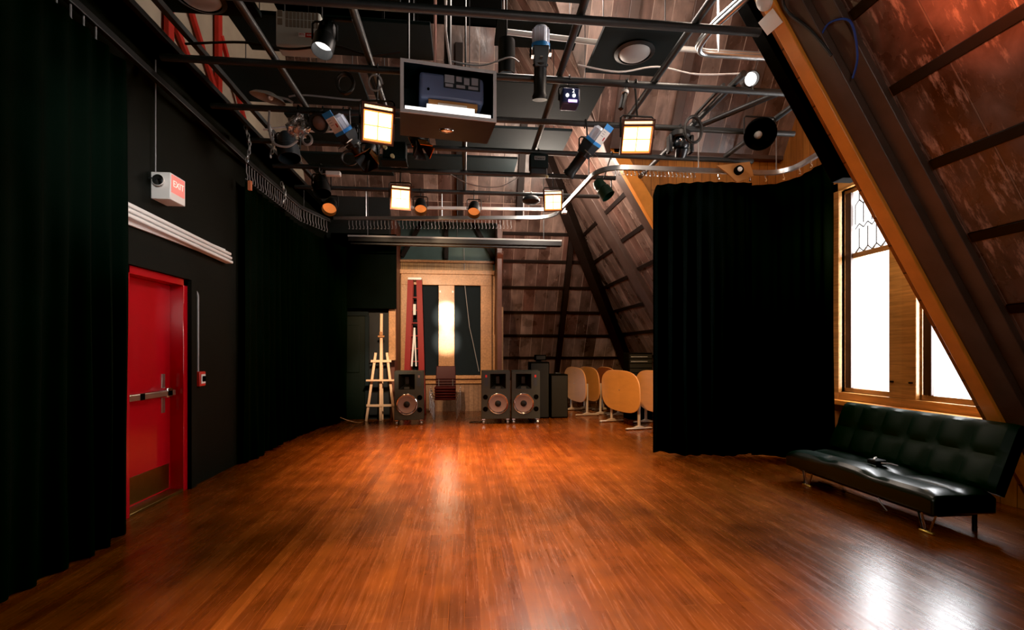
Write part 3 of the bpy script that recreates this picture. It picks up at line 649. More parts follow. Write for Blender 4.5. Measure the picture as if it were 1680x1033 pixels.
# foil fixture, ring, small parts
t = lamp('foil_bundle', 'lamp wrapped in crumpled silver foil', 'stage light', -1.81, 5.43)
b = MB().sphere((0, -.02, -.19), .11, 18, sq=(1.1, .8, 1.1))
for i, v in enumerate(b.v): b.v[i] = V(0, -.02, -.19) + (v - V(0, -.02, -.19)) * (1 + random.uniform(-.22, .22))
b.build('wrapping', 'foil', t, smooth=False)
MB().tube([(0, 0, -.05), (0, 0, -.1)], .012, 6).build('hanging_stem', 'black', t)
t = lamp('fresnel_spot', 'grey ringed lamp with a dull round lens beside the silver foil', 'stage light', -1.55, 5.43)
T = aim((-.1, -1, -.5), (0, -.14, -.2)) @ Matrix.Rotation(-PI/2, 4, 'X')
MB().lathe([(.001, -.18), (.08, -.17), (.1, -.05), (.105, .03), (.08, .03), (.075, .0)], 24, T).build('housing', 'slate', t)
MB().lathe([(.074, .0), (.05, .02), (.001, .028)], 24, T).build('lens', 'cone', t)
yoke(t, (0, -.14, -.2), .115, .12)
t = lamp('fresnel_spot', 'brown lensed lamp between the ringed lamp and the tilted blue taped lamp', 'stage light', -1.33, 5.43)
T = aim((.1, -1, -.4), (-.02, .27, -.1)) @ Matrix.Rotation(-PI/2, 4, 'X')
MB().lathe([(.001, -.18), (.08, -.17), (.09, -.05), (.095, .03), (.08, .03), (.075, .0)], 24, T).build('housing', 'black', t)
MB().lathe([(.074, .0), (.05, .02), (.001, .028)], 24, T).build('lens', 'cone', t)
yoke(t, (-.02, .27, -.1), .105, .1)
t = thing('work_light', 'pale grey dome work lamp with a white bulb on the grid pipe', 'lamp', (-2.12, 5.40, 4.215))
MB().lathe([(.001, .06), (.05, .055), (.13, .01), (.16, -.03), (.15, -.03), (.12, .0), (.001, .04)], 24, Matrix.Rotation(.25, 4, 'Y') @ Matrix.Diagonal((1.2, .7, .8, 1))).build('reflector', 'greyplastic', t)
MB().sphere((.03, -.02, -.02), .03, 12).build('bulb', 'whiteplastic', t)
MB().tube([(.1, 0, 0), (.2, 0, -.02), (.25, .03, -.04)], .012, 6).build('cord', 'greycable', t)
t = lamp('dome_light', 'dark round dome lamp behind the far floodlight', 'lamp', 1.12, 7.97)
MB().lathe([(.001, -.05), (.12, -.05), (.15, -.09), (.15, -.12), (.1, -.15), (.001, -.16)], 24).build('dome', 'slate', t)
t = thing('battery_pack', 'small white box hanging below the cross pipe on a grey lead', 'box', (-1.86, 7.0, 3.98))
MB().box(-.1, .1, -.04, .04, -.03, .03).build('case', 'white', t, bevel=.008)
MB().tube([(-.1, 0, 0), (-.16, 0, -.01), (-.2, .02, .04), (-.21, .06, .1)], .008, 6).build('lead', 'greycable', t)

# cable coils and swags
def coil(X, Y, Z, r, n, m, label, rad=.008, sq=1.25, seed=1):
    rr = random.Random(seed); pts = []
    for i in range(n*20):
        a = 2*PI*i/20; k = r*(1+.08*math.sin(a*.37+seed)); pts.append((k*math.cos(a), .012*math.sin(a*.21+seed)+rr.uniform(-.004, .004), k*sq*math.sin(a)))
    t = MB().tube(pts, rad, 6).build('hanging_cable_coil', m); t.location = (X, Y, Z); tag(t, label, 'cable'); return t
coil(-1.10, 4.54, 3.93, .075, 5, 'cable', 'black cable coil hanging from the grid pipe', .011, 1.2)
coil(-.82, 4.50, 3.93, .06, 2, 'greycable', 'thin grey cable loop above the lit floodlight', .006, 1.3, 2)
coil(2.58, 5.16, 3.96, .10, 4, 'cable', 'black cable loops above the moving head', .008, 1.5, 3)
coil(-1.7, 5.36, 3.75, .05, 3, 'greycable', 'grey tangled cable under the silver foil', .008, 1.2, 4)
coil(-1.45, 6.2, 3.9, .1, 3, 'cable', 'black drooping cable loops beside the dark blue can', .01, .9, 5)
def swag(pts, r, m, label, name='hanging_cable'):
    P = [Vector(p) for p in pts]; out = []
    for i in range(len(P)-1):
        for k in range(6):
            u = k/6; a, b = P[i], P[i+1]; p0 = P[max(i-1, 0)]; p3 = P[min(i+2, len(P)-1)]
            out.append(.5*((2*a)+(b-p0)*u+(2*p0-5*a+4*b-p3)*u*u+(3*a-p0-3*b+p3)*u**3))
    out.append(P[-1])
    return tag(MB().tube(out, r, 6).build(name, m), label, 'cable')
zt = ZP+.115
swag([(-.2, 4.55, zt), (.15, 4.56, zt-.03), (.42, 4.54, zt+.05), (.52, 4.52, zt)], .007, 'greycable', 'grey lead between the projector box and the upright blue taped lamp')
swag([(1.1, 4.54, zt+.02), (1.5, 4.53, zt-.03), (1.9, 4.54, zt+.05), (2.3, 4.54, zt), (2.8, 4.55, zt+.04)], .008, 'whitecable', 'pale lead draped along the cross pipe towards the conduit')
swag([(-2.5, 4.55, zt), (-2.0, 4.54, zt+.04), (-1.6, 4.55, zt+.01), (-1.2, 4.54, zt+.06), (-.9, 4.55, zt), (-.6, 4.55, zt+.05)], .011, 'cable', 'black cable draped along the cross pipe past the heater')
swag([(-1.9, 5.38, zt), (-1.72, 5.39, zt+.03), (-1.2, 5.38, zt), (-.9, 5.38, zt+.02)], .009, 'greycable', 'grey lead draped on the pipe above the silver foil')
swag([(-2.1, 5.38, 4.05), (-2.1, 5.37, 3.85), (-2.05, 5.37, 3.7), (-1.92, 5.4, 3.68), (-1.82, 5.42, 3.76)], .012, 'greycable', 'pale grey cable hanging in a long loop below the work lamp')
swag([(-2.5, 6.22, zt), (-2.2, 6.2, zt+.04), (-1.9, 6.2, zt), (-1.5, 6.2, zt+.02)], .012, 'whitecable', 'white lead lying on the pipe beside the hanging chain')
swag([(2.66, 4.66, 4.2), (2.65, 5.0, 4.18), (2.64, 5.2, 4.16), (2.62, 5.24, 4.08)], .02, 'cable', 'thick black cable bundle along the lengthwise pipe to the moving head')
swag([(-.2, 7.04, 4.05), (.1, 7.02, 3.9), (.5, 7.02, 3.88), (.8, 7.04, 4.04)], .006, 'greycable', 'thin drooping lead below the pipe over the far par cans')
# chains
def chain(X, Y, Z, L, label):
    b = MB(); n = int(L/.05)
    for k in range(n):
        z = -k*.05; T = Matrix.Translation((.05*math.sin(PI*k/n)*1.0, 0, z)) @ Matrix.Rotation(PI/2*(k % 2), 4, 'Z')
        b.tube([(.016*math.cos(a), 0, .034*math.sin(a)) for a in [2*PI*i/10 for i in range(10)]], .007, 5, closed=True, T=T)
    o = b.build('hanging_chain', 'steel'); o.location = (X, Y, Z); return tag(o, label, 'chain', 'hanging chains beside the dark blue can')
chain(-2.68, 6.14, 4.2, .45, 'steel chain hanging at the wall end of the grid, nearer the wall')
chain(-2.40, 6.14, 4.22, .42, 'steel chain hanging at the wall end of the grid, nearer the dark blue can')
chain(-2.64, 7.2, 3.88, .32, 'short steel chain hanging over the curtain track')

# heater
t = thing('unit_heater', 'small almond unit heater with louvres and a red label', 'heater', (-1.60, 4.85, 4.40))
MB().box(-.215, .205, -.06, .12, 0, .345).build('case', 'hvac', t, bevel=.02)
lv = MB()
for r_ in (0, 1):
    for k in range(9): lv.box(-.12+.035*k, -.095+.035*k, -.066, -.058, .185+.08*r_, .255+.08*r_)
lv.build('louvre', 'hvacdark', t)
for z in (.2, .28): MB().box(-.195, -.15, -.066, -.058, z, z+.06).build('vent_window', 'hvacdark', t)
MB().box(.065, .19, -.066, -.061, .095, .135).build('red_label', 'redplastic', t)
MB().box(.0, .064, -.066, -.061, .095, .135).build('white_label', 'white', t, bevel=.01)
txt('exeline', .034, 'white', t, Matrix.Translation((.127, -.068, .116)) @ Matrix.Rotation(PI/2, 4, 'X'))
txt('MTS', .026, 'redplastic', t, Matrix.Translation((.032, -.068, .116)) @ Matrix.Rotation(PI/2, 4, 'X'))
for x in (-.18, .18): MB().cyl((x, .08, .36), (x, .08, ZT-4.35), .008, n=6).build('hanging_rod', 'black', t)

# projector box
t = thing('projector_box', 'open fronted black plywood projector box hung from the roof', 'box', (-.135, 4.31, 3.57), math.radians(7.7))
W = .43; Hb = .43; D = .46
MB().box(-W, W, 0, D, -.02, 0).build('bottom_board', 'boxface', t)
MB().box(-W, W, 0, D, Hb, Hb+.02).build('top_board', 'boxface', t)
for sx in (-1, 1): MB().box(min(sx*W, sx*(W-.02)), max(sx*W, sx*(W-.02)), 0, D, 0, Hb).build('side_board', 'boxface', t)
MB().box(-W, W, D-.02, D, 0, Hb).build('back_board', 'boxface', t)
e = MB().box(-W, W, -.012, 0, -.02, .01).box(-W, W, -.012, 0, Hb-.005, Hb+.02)
for sx in (-1, 1): e.box(min(sx*W, sx*(W-.03)), max(sx*W, sx*(W-.03)), -.012, 0, .01, Hb-.005)
e.build('front_edge', 'boxedge', t)
MB().sphere((.0, D*.55, -.02), .06, 18, sq=(1.2, .6, .35)).build('underside_dome', 'chrome', t)
b = MB()
for sx in (-.12,): b.tube([(sx, .1, Hb+.02), (sx+.01, .1, 3.2)], .014, 8)
b.build('hanging_conduit', 'redcable', t)
MB().tube([(.02, .08, Hb+.05), (-.03, .04, Hb+.35), (-.03, .04, 3.2)], .012, 8).build('hanging_lead', 'whitecable', t)
MB().sphere((.02, .08, Hb+.035), .03, 10).build('hanging_fitting', 'whiteplastic', t)
MB().cyl((.0, .14, Hb+.02), (.0, .14, 3.2), .035, n=12).build('hanging_post', 'black', t)
for sx in (-.35, .2): MB().cyl((sx, .4, Hb+.02), (sx, .4, 3.2), .01, n=6).build('hanging_rod', 'black', t)
q = thing('video_projector', 'blue grey video projector inside the hanging black box', 'projector', (-.13, 4.40, 3.575), math.radians(7.7))
MB().box(-.28, .31, -.03, .24, .16, .40).build('body', 'projector', q, bevel=.03)
MB().box(-.06, .27, -.045, -.031, .27, .385).build('port_panel', 'slate', q)
for x0, x1, z0, z1 in ((-.055, .03, .31, .38), (.05, .1, .33, .375), (.12, .17, .31, .37), (.19, .25, .315, .38), (-.05, .02, .275, .3), (.05, .13, .275, .3), (.16, .25, .275, .3)): MB().box(x0, x1, -.052, -.046, z0, z1).build('connector', 'plenum', q)
MB().cyl((-.2, -.03, .24), (-.2, -.036, .24), .012, n=12).build('socket', 'blackm', q)
MB().box(-.2, .25, -.03, .2, .11, .155).build('cradle', 'edgeband', q, bevel=.004)
MB().box(-.22, .22, -.03, .2, .0, .109).build('riser', 'slate', q)
t2 = thing('shelf_lining', 'white foam strips with a painted glow along the front of the projector box', 'packing', (-.135, 4.312, 3.572), math.radians(7.7))
MB().box(-.39, .38, .004, .03, 0, .045).build('long_strip', 'whiteglow', t2)  # foam glows by itself to imitate the bright shelf edge
MB().box(-.2, .23, .006, .03, .046, .085).build('short_strip', 'whiteglow', t2)
MB().box(-.1, .16, .008, .03, .086, .105).build('top_strip', 'paper', t2)

# galvanised conduit hoop
def arc(pts, n=6, r=.12):
    """round the corners of a polyline"""
    P = [Vector(p) for p in pts]; out = [P[0]]
    for i in range(1, len(P)-1):
        a = (P[i-1]-P[i]); b = (P[i+1]-P[i]); k = min(r, a.length*.45, b.length*.45)
        s, e_ = P[i]+a.normalized()*k, P[i]+b.normalized()*k
        for j in range(n+1):
            u = j/n; out.append(s*(1-u)**2+P[i]*2*u*(1-u)+e_*u*u)
    out.append(P[-1]); return out
t = thing('conduit', 'pair of bent galvanised steel tubes near the big rafter', 'pipe', (2.3, 4.3, 4.3))
for k, (dz, dd) in enumerate(((0, 0), (.058, .05))):
    MB().tube(arc([(.75, .05+dd, dz), (-.1, .06+dd, dz), (-.13+dd*.4, -.25, dz), (.0+dd*.5, -.8, dz), (.02+dd*.5, -1.3, dz)], 8, .16), .027, 10).build('tube', 'steel', t)
MB().cyl((.15, .09, .05), (.15, .09, 1.2), .014, n=8).build('hanging_stem', 'steel', t)
tag(MB().tube([(.45, 5.0, 4.82), (1.4, 5.04, 4.8), (2.62, 5.06, 4.8)], .028, 10).build('ceiling_conduit', 'greyplastic'), 'straight pale conduit above the grid behind the round panel light', 'pipe')
# card and detector on rafter
t = thing('smoke_detector', 'round white detector on the upper end of the orange rafter edge', 'detector', (xr(4.28)-.04, 3.61, 4.28))
T = basis((0, 1, 0), uR, nR)
MB().lathe([(.001, .04), (.05, .038), (.075, .02), (.08, .0)], 24, T).build('cover', 'whiteplastic', t)
o = MB().prism([(-.10, -.075), (.08, -.06), (.10, .075), (-.08, .065)], 0, .004).build('paper_card', 'paper'); o.matrix_world = basis((0, 1, 0), uR, nR, (xr(4.13)-.05, 3.66, 4.14)); tag(o, 'white paper card pinned on the orange rafter edge below the detector', 'card')
swag([(xr(3.78)-.02, 3.42, 3.85), (xr(3.85)-.0, 3.3, 3.90), (xr(3.8)+.02, 3.16, 3.82), (xr(3.62)+.02, 3.22, 3.62), (xr(3.5)-.02, 3.3, 3.50)], .008, 'bluecable', 'blue cable tie loop on the big brown rafter')
swag([(xr(4.2)-.05, 3.45, 4.2), (xr(4.1)-.04, 3.5, 4.12), (xr(3.9)-.02, 3.42, 3.92), (xr(3.7)-.02, 3.36, 3.70)], .012, 'cable', 'black cable running down the big rafter from the white detector')

# ------------------------------------------------------------------ curtain tracks and curtains
PR = [(-.022, -.03), (.022, -.03), (.022, .03), (-.022, .03)]
ZK = 3.9
def poly_len(P): return [0]+[sum((P[i+1]-P[i]).length for i in range(k+1)) for k in range(len(P)-1)]
def along(P, s):
    L = poly_len(P)
    for i in range(len(P)-1):
        if s <= L[i+1] or i == len(P)-2:
            u = (s-L[i])/max(1e-6, L[i+1]-L[i]); return P[i].lerp(P[i+1], u), (P[i+1]-P[i]).normalized()
def hooks(par, P, s0, s1, n, L=.16, m='steel', r=.004):
    first = None
    for k in range(n):
        p, t_ = along(P, s0+(s1-s0)*(k+.5)/n)
        if first is None:
            first = MB().tube([(0, 0, -.03), (0, 0, -L*.6), (.015, 0, -L*.8), (.012, 0, -L), (-.01, 0, -L*.95)], r, 5).build('hook', m, par); o = first
        else:
            o = first.copy(); C.objects.link(o); o.parent = par
        o.location = p + V(0, 0, 0); o.rotation_euler = (0, 0, random.uniform(-.6, .6))
pth_back = [Vector(p) for p in arc([(-2.4, 9.05, ZK), (1.62, 8.6, ZK), (1.80, 6.16, ZK), (4.42, 6.16, ZK), (4.36, 5.2, ZK)], 8, .38)]
t = thing('curtain_track', 'long bent aluminium curtain track from the end of the room to the window', 'curtain track')
MB().sweep(pth_back, PR).build('rail', 'steel', t)
Lb = poly_len(pth_back)
hooks(t, pth_back, .25, 3.3, 46, .2, 'greycable', .0035)
tot = Lb[-1]
hooks(t, pth_back, tot-3.25, tot-2.1, 22, .1, 'steel', .005)
hooks(t, pth_back, tot-1.9, tot-.1, 8, .115, 'chrome', .009)
for s in (.6, 2., 3.5, 5.9, 7.6, 8.7):
    p, _ = along(pth_back, s); MB().cyl(p+V(0, 0, .03), p+V(0, 0, .62 if s > 5 else .5), .008, n=6).build('hanging_stem', 'steel', t)
pth_left = [Vector(p) for p in ((-2.66, -1.5, ZK), (-2.74, 4.0, ZK), (-2.80, 6.6, ZK), (-2.78, 8.4, ZK), (-2.52, 9.2, ZK))]
t = thing('curtain_track', 'dark curtain track along the wall with the red door', 'curtain track')
MB().sweep(pth_left, PR).build('rail', 'black', t); MB().sweep([p+V(.024, 0, -.028) for p in pth_left], [(-.003, -.003), (.003, -.003), (.003, .003), (-.003, .003)]).build('bright_edge', 'steel', t)
hooks(t, pth_left, 4.0, 5.4, 12, .2, 'greycable', .006)
hooks(t, pth_left, 7.9, 10.7, 34, .24, 'greycable', .006)
for s in (2., 5., 8., 10.): 
    p, _ = along(pth_left, s); MB().cyl(p+V(0, 0, .03), p+V(0, 0, .33), .008, n=6).build('hanging_stem', 'black', t)
tag(MB().beam((-1.0, 8.45, 3.96), (1.78, 8.30, 3.96), .035, .05).box(1.72, 1.80, 8.25, 8.33, 3.89, 3.935).build('hanging_rail', 'white'), 'straight white bar just above the far curtain track', 'rail')
t = thing('screen_casing', 'long black screen casing hung across the far end of the room', 'screen casing', (-.14, 9.3, 3.6))
MB().box(-2.05, 2.05, -.07, .07, -.075, .05).build('case', 'black', t, bevel=.01)
MB().box(-2.05, 2.05, -.078, -.071, .015, .045).build('bright_strip', 'greycable', t)
MB().box(-2.0, 1.75, -.05, .05, -.12, -.095).build('bottom_bar', 'black', t)
for x in (-1.7, 0, 1.7): MB().cyl((x, 0, .05), (x, 0, 1.6), .008, n=6).build('hanging_rod', 'black', t)

def curtain(name, pts, z0, z1, m, label, amp=.055, wl=.2, seed=1, topdrop=None, hem=.012, parent=None):
    rr = random.Random(seed); P = [Vector(p) for p in pts]; L = poly_len(P)[-1]
    nx = int(L/.022); nz = 14; vs = []; fs = []
    ph = [rr.uniform(0, 6) for _ in range(4)]
    for i in range(nx+1):
        s = L*i/nx; p, t_ = along(P, s); nrm = V(t_.y, -t_.x, 0)
        w_ = 2*PI*s/wl + 1.1*math.sin(s*1.7+ph[0]) + .7*math.sin(s*4.3+ph[1])
        a = amp*(.65+.35*math.sin(s*2.3+ph[2]))
        for k in range(nz+1):
            u = k/nz; zt_ = z1 - (topdrop(s/L) if topdrop else 0)
            off = math.sin(w_ + .25*math.sin(u*3+s))*a*(.45+.55*u**.5) + .018*math.sin(s*9+u*5+ph[3])*u
            zb_ = z0+hem*math.sin(s*3+ph[1])+.01*math.sin(s*11)
            vs.append((p.x+nrm.x*off, p.y+nrm.y*off, zt_+(zb_-zt_)*u))
    for i in range(nx):
        for k in range(nz):
            a = i*(nz+1)+k; fs.append((a, a+1, a+nz+2, a+nz+1))
    b = MB().add(vs, fs); o = b.build(name, m)
    return tag(o, label, 'curtain')
curtain('stage_curtain', [(-2.56, -1.2, 0), (-2.60, 1.5, 0), (-2.66, 4.02, 0)], .02, 3.72, 'velvet', 'black pleated curtain between the camera and the red door', .05, .19, 3)
curtain('stage_curtain', [(-2.80, 6.42, 0), (-2.82, 8.3, 0), (-2.70, 9.2, 0), (-2.40, 10.05, 0)], .02, 3.66, 'velvet', 'black pleated curtain running from beyond the fire pull to the green door', .055, .21, 5, topdrop=lambda u: .03+.06*u)
curtain('stage_curtain', [(2.62, 6.42, 0), (3.3, 6.22, 0), (3.95, 6.20, 0)], .03, 3.775, 'velvet2', 'black drape with rounded upper corner beside the folded tables', .05, .17, 9, topdrop=lambda u: .16*max(0, 1-u/.05)**2)
curtain('stage_curtain', [(3.93, 6.18, 0), (4.25, 6.12, 0), (4.40, 5.88, 0), (4.40, 5.3, 0)], .03, 3.78, 'velvet', 'black drape beside the bright window, reaching behind the couch', .045, .17, 12, topdrop=lambda u: .05*(1-u))
t = thing('wood_bracket', 'triangular wooden plate with a black knob on the curtain track', 'bracket', (3.62, 6.06, 3.9))
MB().prism([(-.26, .03), (.2, .10), (.26, -.09), (.02, -.18), (-.12, -.06)], -.012, .012, basis((1, 0, 0), (0, 0, 1), (0, -1, 0))).build('plate', 'edgeband', t)
MB().cyl((.03, -.013, -.03), (.03, -.06, -.03), .06, n=18).build('knob', 'blackm', t)
MB().sphere((.03, -.06, -.025), .033, 12).build('knob_centre', 'whiteplastic', t)
# masking drape over the grey wall
o = MB().box(-2.75, -1.42, 10.16, 10.2, 2.34, 3.9).build('masking_drape_hanging', 'velvet2', bevel=.004); tag(o, 'black masking border hung flat above the green door and easel', 'drape')
o.name = 'masking_curtain'
tag(MB().box(-.02, .02, -.02, .02, -.06, .06).build('hanging_tape', 'orangetape', bevel=.003, loc=(-2.72, 6.36, 3.56)), 'small orange tape patch at the top edge of the far curtain', 'tape')

# ------------------------------------------------------------------ things on the door wall
t = thing('exit_sign', 'white emergency exit sign with two lamp heads above the red door', 'exit sign', (-2.9, 4.85, 2.87))
MB().box(0, .17, -.12, .12, 0, .25).build('case', 'whiteplastic', t, bevel=.006)
MB().box(.171, .176, -.105, .095, .07, .235).build('face', 'exitred', t)
Tm = Matrix.Translation((.178, -.005, .155)) @ basis((0, 1, 0), (0, 0, 1), (1, 0, 0))
txt('EXIT', .085, 'exitpale', t, Tm)
for s, yy in ((-1, -.17), (1, .17)):
    hd = MB().lathe([(.001, -.05), (.03, -.045), (.05, .0), (.055, .01), (.05, .012)], 20, Matrix.Translation((.09, yy-.01*s, .16)) @ Matrix.Rotation(PI/2, 4, 'X')).build('lamp_head', 'whiteplastic', t)
    MB().lathe([(.049, .011), (.03, .02), (.001, .024)], 20, Matrix.Translation((.09, yy-.01*s, .16)) @ Matrix.Rotation(PI/2, 4, 'X')).build('lens', 'chrome', hd)
    MB().box(.03, .15, yy-.04, yy-.035, .155, .165).build('guard', 'black', hd)
MB().cyl((.03, -.10, .25), (.03, -.10, 1.3), .005, n=6).build('hanging_wire', 'greycable', t)
t = thing('white_rail', 'long white three-strip rail fixed on the black wall above the red door', 'rail', (-2.89, 4.2, 2.56))
for k in range(3):
    a, b = V(.045, 0, .04+.05*k), V(.045, 1.9+.0*k, -.03+.05*k)
    MB().beam(a, b, .09-.02*k, .034).build('strip', 'white', t, bevel=.01)
MB().box(0, .02, .05, 1.85, -.02, .12).build('backing', 'white', t)
t = thing('fire_pull', 'red fire alarm pull station on the black wall beside the red door', 'alarm', (-2.9, 5.5, 1.07))
MB().box(0, .06, -.06, .06, 0, .16).build('case', 'redplastic', t, bevel=.01)
MB().box(.061, .066, -.04, .04, .03, .13).build('face', 'white', t)
MB().box(.067, .08, -.025, .025, .05, .11).build('handle', 'blackm', t, bevel=.004)
MB().tube(arc([(.02, -.02, .16), (.02, -.02, 1.0), (-.0, -.06, 1.06)], 4, .05), .01, 6).build('conduit', 'greycable', t)

# ------------------------------------------------------------------ couch
t = thing('couch', 'black tufted faux leather sofa bed with chrome legs under the bright window', 'couch', (3.6, 3.33, 0))
def quilt(nx, nz, w, h, depth, th, T, puff=.032, gap=.012):
    """padded slab with sewn squares: local x across, local y up, local z out"""
    b = MB(); n = 7; cols = nx*n; rws = nz*n; vs = []; fs = []
    for j in range(rws+1):
        for i in range(cols+1):
            u, v_ = i/cols, j/rws; cu, cv = (u*nx) % 1, (v_*nz) % 1
            z = puff*(max(0, math.sin(PI*cu))**.35)*(max(0, math.sin(PI*cv))**.35)
            e_ = min(u, 1-u)*w; f_ = min(v_, 1-v_)*h; ed = .03
            z -= .02*max(0, 1-e_/ed)**2+.02*max(0, 1-f_/ed)**2
            vs.append((u*w, v_*h, th+z))
    for j in range(rws):
        for i in range(cols):
            a = j*(cols+1)+i; fs.append((a, a+1, a+cols+2, a+cols+1))
    b.add(vs, fs, T)
    rim = [i for i in range(cols+1)]+[(j*(cols+1)+cols) for j in range(1, rws+1)]+[rws*(cols+1)+i for i in range(cols-1, -1, -1)]+[j*(cols+1) for j in range(rws-1, 0, -1)]
    base = len(b.v); k = len(rim)
    for r_ in rim:
        x, y, z = vs[r_]; b.v.append(T @ Vector((x, y, 0)))
    o0 = 0
    for i in range(k): b.f.append((o0+rim[i], o0+rim[(i+1) % k], base+(i+1) % k, base+i))
    b.f.append(tuple(base+i for i in range(k-1, -1, -1)))
    return b
Lc = 1.70
Ts = basis((0, 1, 0), (1, 0, 0), (0, 0, 1), (0, 0, .17))
sb = quilt(3, 2, Lc, .56, 0, .18, Ts)
for i, v in enumerate(sb.v):      # a worn dip along the front
    if v.z > .3: v.z -= .012*math.sin(v.y*5)+.01
sb.build('seat', 'leather', t, bevel=.02)
bx_ = V(.24, 0, .56).normalized(); Tb = basis((0, 1, 0), bx_, V(0, 1, 0).cross(bx_), (.62, 0, .30))
if (Tb.to_3x3() @ V(0, 0, 1)).x > 0: Tb = basis((0, 1, 0), bx_, -(V(0, 1, 0).cross(bx_)), (.62, 0, .30))
quilt(6, 2, Lc+.02, .58, 0, .12, Tb).build('backrest', 'leatherback', t)
for yy in (.12, Lc-.25):
    lg = MB().box(.06, .09, yy-.06, yy+.06, .0, .018).build('foot_bar', 'gold', t, bevel=.006)
    for dx, dy in ((0, -.05), (-.02, .02), (.02, .07)): MB().cyl((.075, yy+dy*.5, .018), (.08+dx, yy+dy*1.5, .175), .008, n=8).build('leg_rod', 'chrome', t)
    MB().cyl((.5, yy, .0), (.5, yy, .175), .018, n=10).build('rear_leg', 'black', t)
MB().box(.1, .5, .1, Lc-.1, .13, .168).build('underframe', 'black', t)
MB().tube([(.03, .52, .16), (.02, .48, .12), (.04, .44, .07)], .006, 6).build('release_strap', 'greycable', t)
t = thing('cable_adaptor', 'small black gadget with a pale strap lying on the couch seat', 'gadget', (3.88, 4.13, .385))
MB().box(-.06, .06, -.05, .05, 0, .045).build('body', 'rubber', t, bevel=.012)
MB().tube([(-.05, -.02, .045), (-.02, .0, .06), (.02, .03, .055), (.03, .04, .02)], .009, 6).build('strap', 'whiteplastic', t)
MB().tube([(0, -.05, .02), (.02, -.12, .03), (.06, -.16, .02)], .008, 6).build('lead', 'greycable', t)

# ------------------------------------------------------------------ far end furniture
def speaker(x, y, rz, flip, label, horn_tint=False):
    t = thing('loudspeaker', label, 'loudspeaker', (x, y, 0), rz, 'big two-way loudspeakers on castors')
    f = -1 if flip else 1; w, h, z0 = .285, .96, .10
    MB().box(-w, w, .15, .5, z0, z0+h).box(-w, -w+.02, .03, .15, z0, z0+h).box(w-.02, w, .03, .15, z0, z0+h).box(-w, w, .03, .15, z0, z0+.02).box(-w, w, .03, .15, z0+h-.02, z0+h).build('cabinet', 'olive', t)
    bf = MB()   # baffle frame with the horn opening and a dark lip
    hx0, hx1 = sorted((f*-.20, f*.11)); hz0, hz1 = z0+.60, z0+.90
    for q in ((-w+.01, w-.01, 0, .029, z0+.01, hz0), (-w+.01, w-.01, 0, .029, hz1, z0+h-.01), (-w+.01, hx0, 0, .029, hz0, hz1), (hx1, w-.01, 0, .029, hz0, hz1)): bf.box(*q)
    bf.build('baffle', 'olive', t)
    hm = (hx0+hx1)/2
    hn = MB()
    hn.hexa([(hx0, .0, hz0), (hx1, .0, hz0), (hx1, .0, hz1), (hx0, .0, hz1), (hm-.035, .14, hz0+.10), (hm+.035, .14, hz0+.10), (hm+.035, .14, hz1-.06), (hm-.035, .14, hz1-.06)])
    hn.f.pop(0)
    hn.build('horn', 'hornblack', t)
    MB().box(hm-.05, hm+.05, .012, .02, hz0+.005, hz0+.05).build('horn_lip', 'olive', t)
    T = Matrix.Translation((f*-.045, 0, z0+.31)) @ Matrix.Rotation(PI/2, 4, 'X')
    MB().lathe([(.175, -.005), (.2, .0), (.205, .012), (.195, .018), (.18, .012), (.175, .0)], 36, T).build('woofer_ring', 'chrome', t)
    MB().lathe([(.178, .006), (.165, .012), (.155, .006), (.06, -.0002), (.058, .0)], 36, T).build('cone', 'cone', t)
    MB().lathe([(.06, .0), (.05, .016), (.025, .025), (.001, .028)], 28, T).build('dust_cap', 'rubber', t)
    for z in (.20, .44): MB().lathe([(.045, .0), (.05, .004), (.043, .006), (.04, .001), (.001, .0005)], 20, Matrix.Translation((f*.205, -.001, z0+z)) @ Matrix.Rotation(PI/2, 4, 'X')).build('port', 'blackm', t)
    MB().box(f*.19-.035, f*.19+.035, -.004, -.0005, z0+.66, z0+.92).build('control_plate', 'slate', t)
    MB().box(f*.19-.018, f*.19+.018, -.007, -.0045, z0+.83, z0+.88).build('badge', 'redplastic' if not horn_tint else 'cone', t)
    for sx in (-.24, .24):
        for yy in (.06, .44):
            cs = MB().cyl((sx-.02, yy, .04), (sx+.02, yy, .04), .04, n=16).build('castor', 'steel', t)
            MB().box(sx-.03, sx+.03, yy-.03, yy+.03, .082, .10).build('castor_plate', 'chrome', cs)
    return t
s1 = speaker(-1.08, 9.47, .06, False, 'olive loudspeaker with silver ringed woofer beside the easel', True)
s2 = speaker(.62, 9.45, -.03, True, 'olive loudspeaker beside the black cable on the floor, middle of three')
s3 = speaker(1.22, 9.42, -.07, False, 'olive loudspeaker in front of the plain black cabinets')
def blackcab(x, y, w, d, h, label, rz=0.):
    t = thing('speaker_cabinet', label, 'loudspeaker', (x, y, 0), rz)
    MB().box(-w/2, w/2, .02, d, 0, h).build('cabinet', 'blackm', t, bevel=.012)
    MB().box(-w/2+.02, w/2-.02, 0, .019, .03, h-.03).build('grille', 'rubber', t)
    MB().box(-.06, .06, d*.4, d*.6, h, h+.03).build('handle', 'black', t, bevel=.008)
blackcab(1.62, 10.15, .42, .4, 1.22, 'tall plain black cabinet behind the loudspeakers')
blackcab(2.05, 10.15, .38, .4, .95, 'shorter plain black cabinet between loudspeakers and tables')
t = thing('mixer_pedestal', 'small black amplifier on top of the tall plain cabinet', 'amplifier', (1.65, 10.28, 1.252))
MB().box(-.12, .12, -.06, .12, 0, .12).build('case', 'blackm', t, bevel=.008)
MB().box(-.1, .1, -.066, -.061, .02, .10).build('front_panel', 'rubber', t)

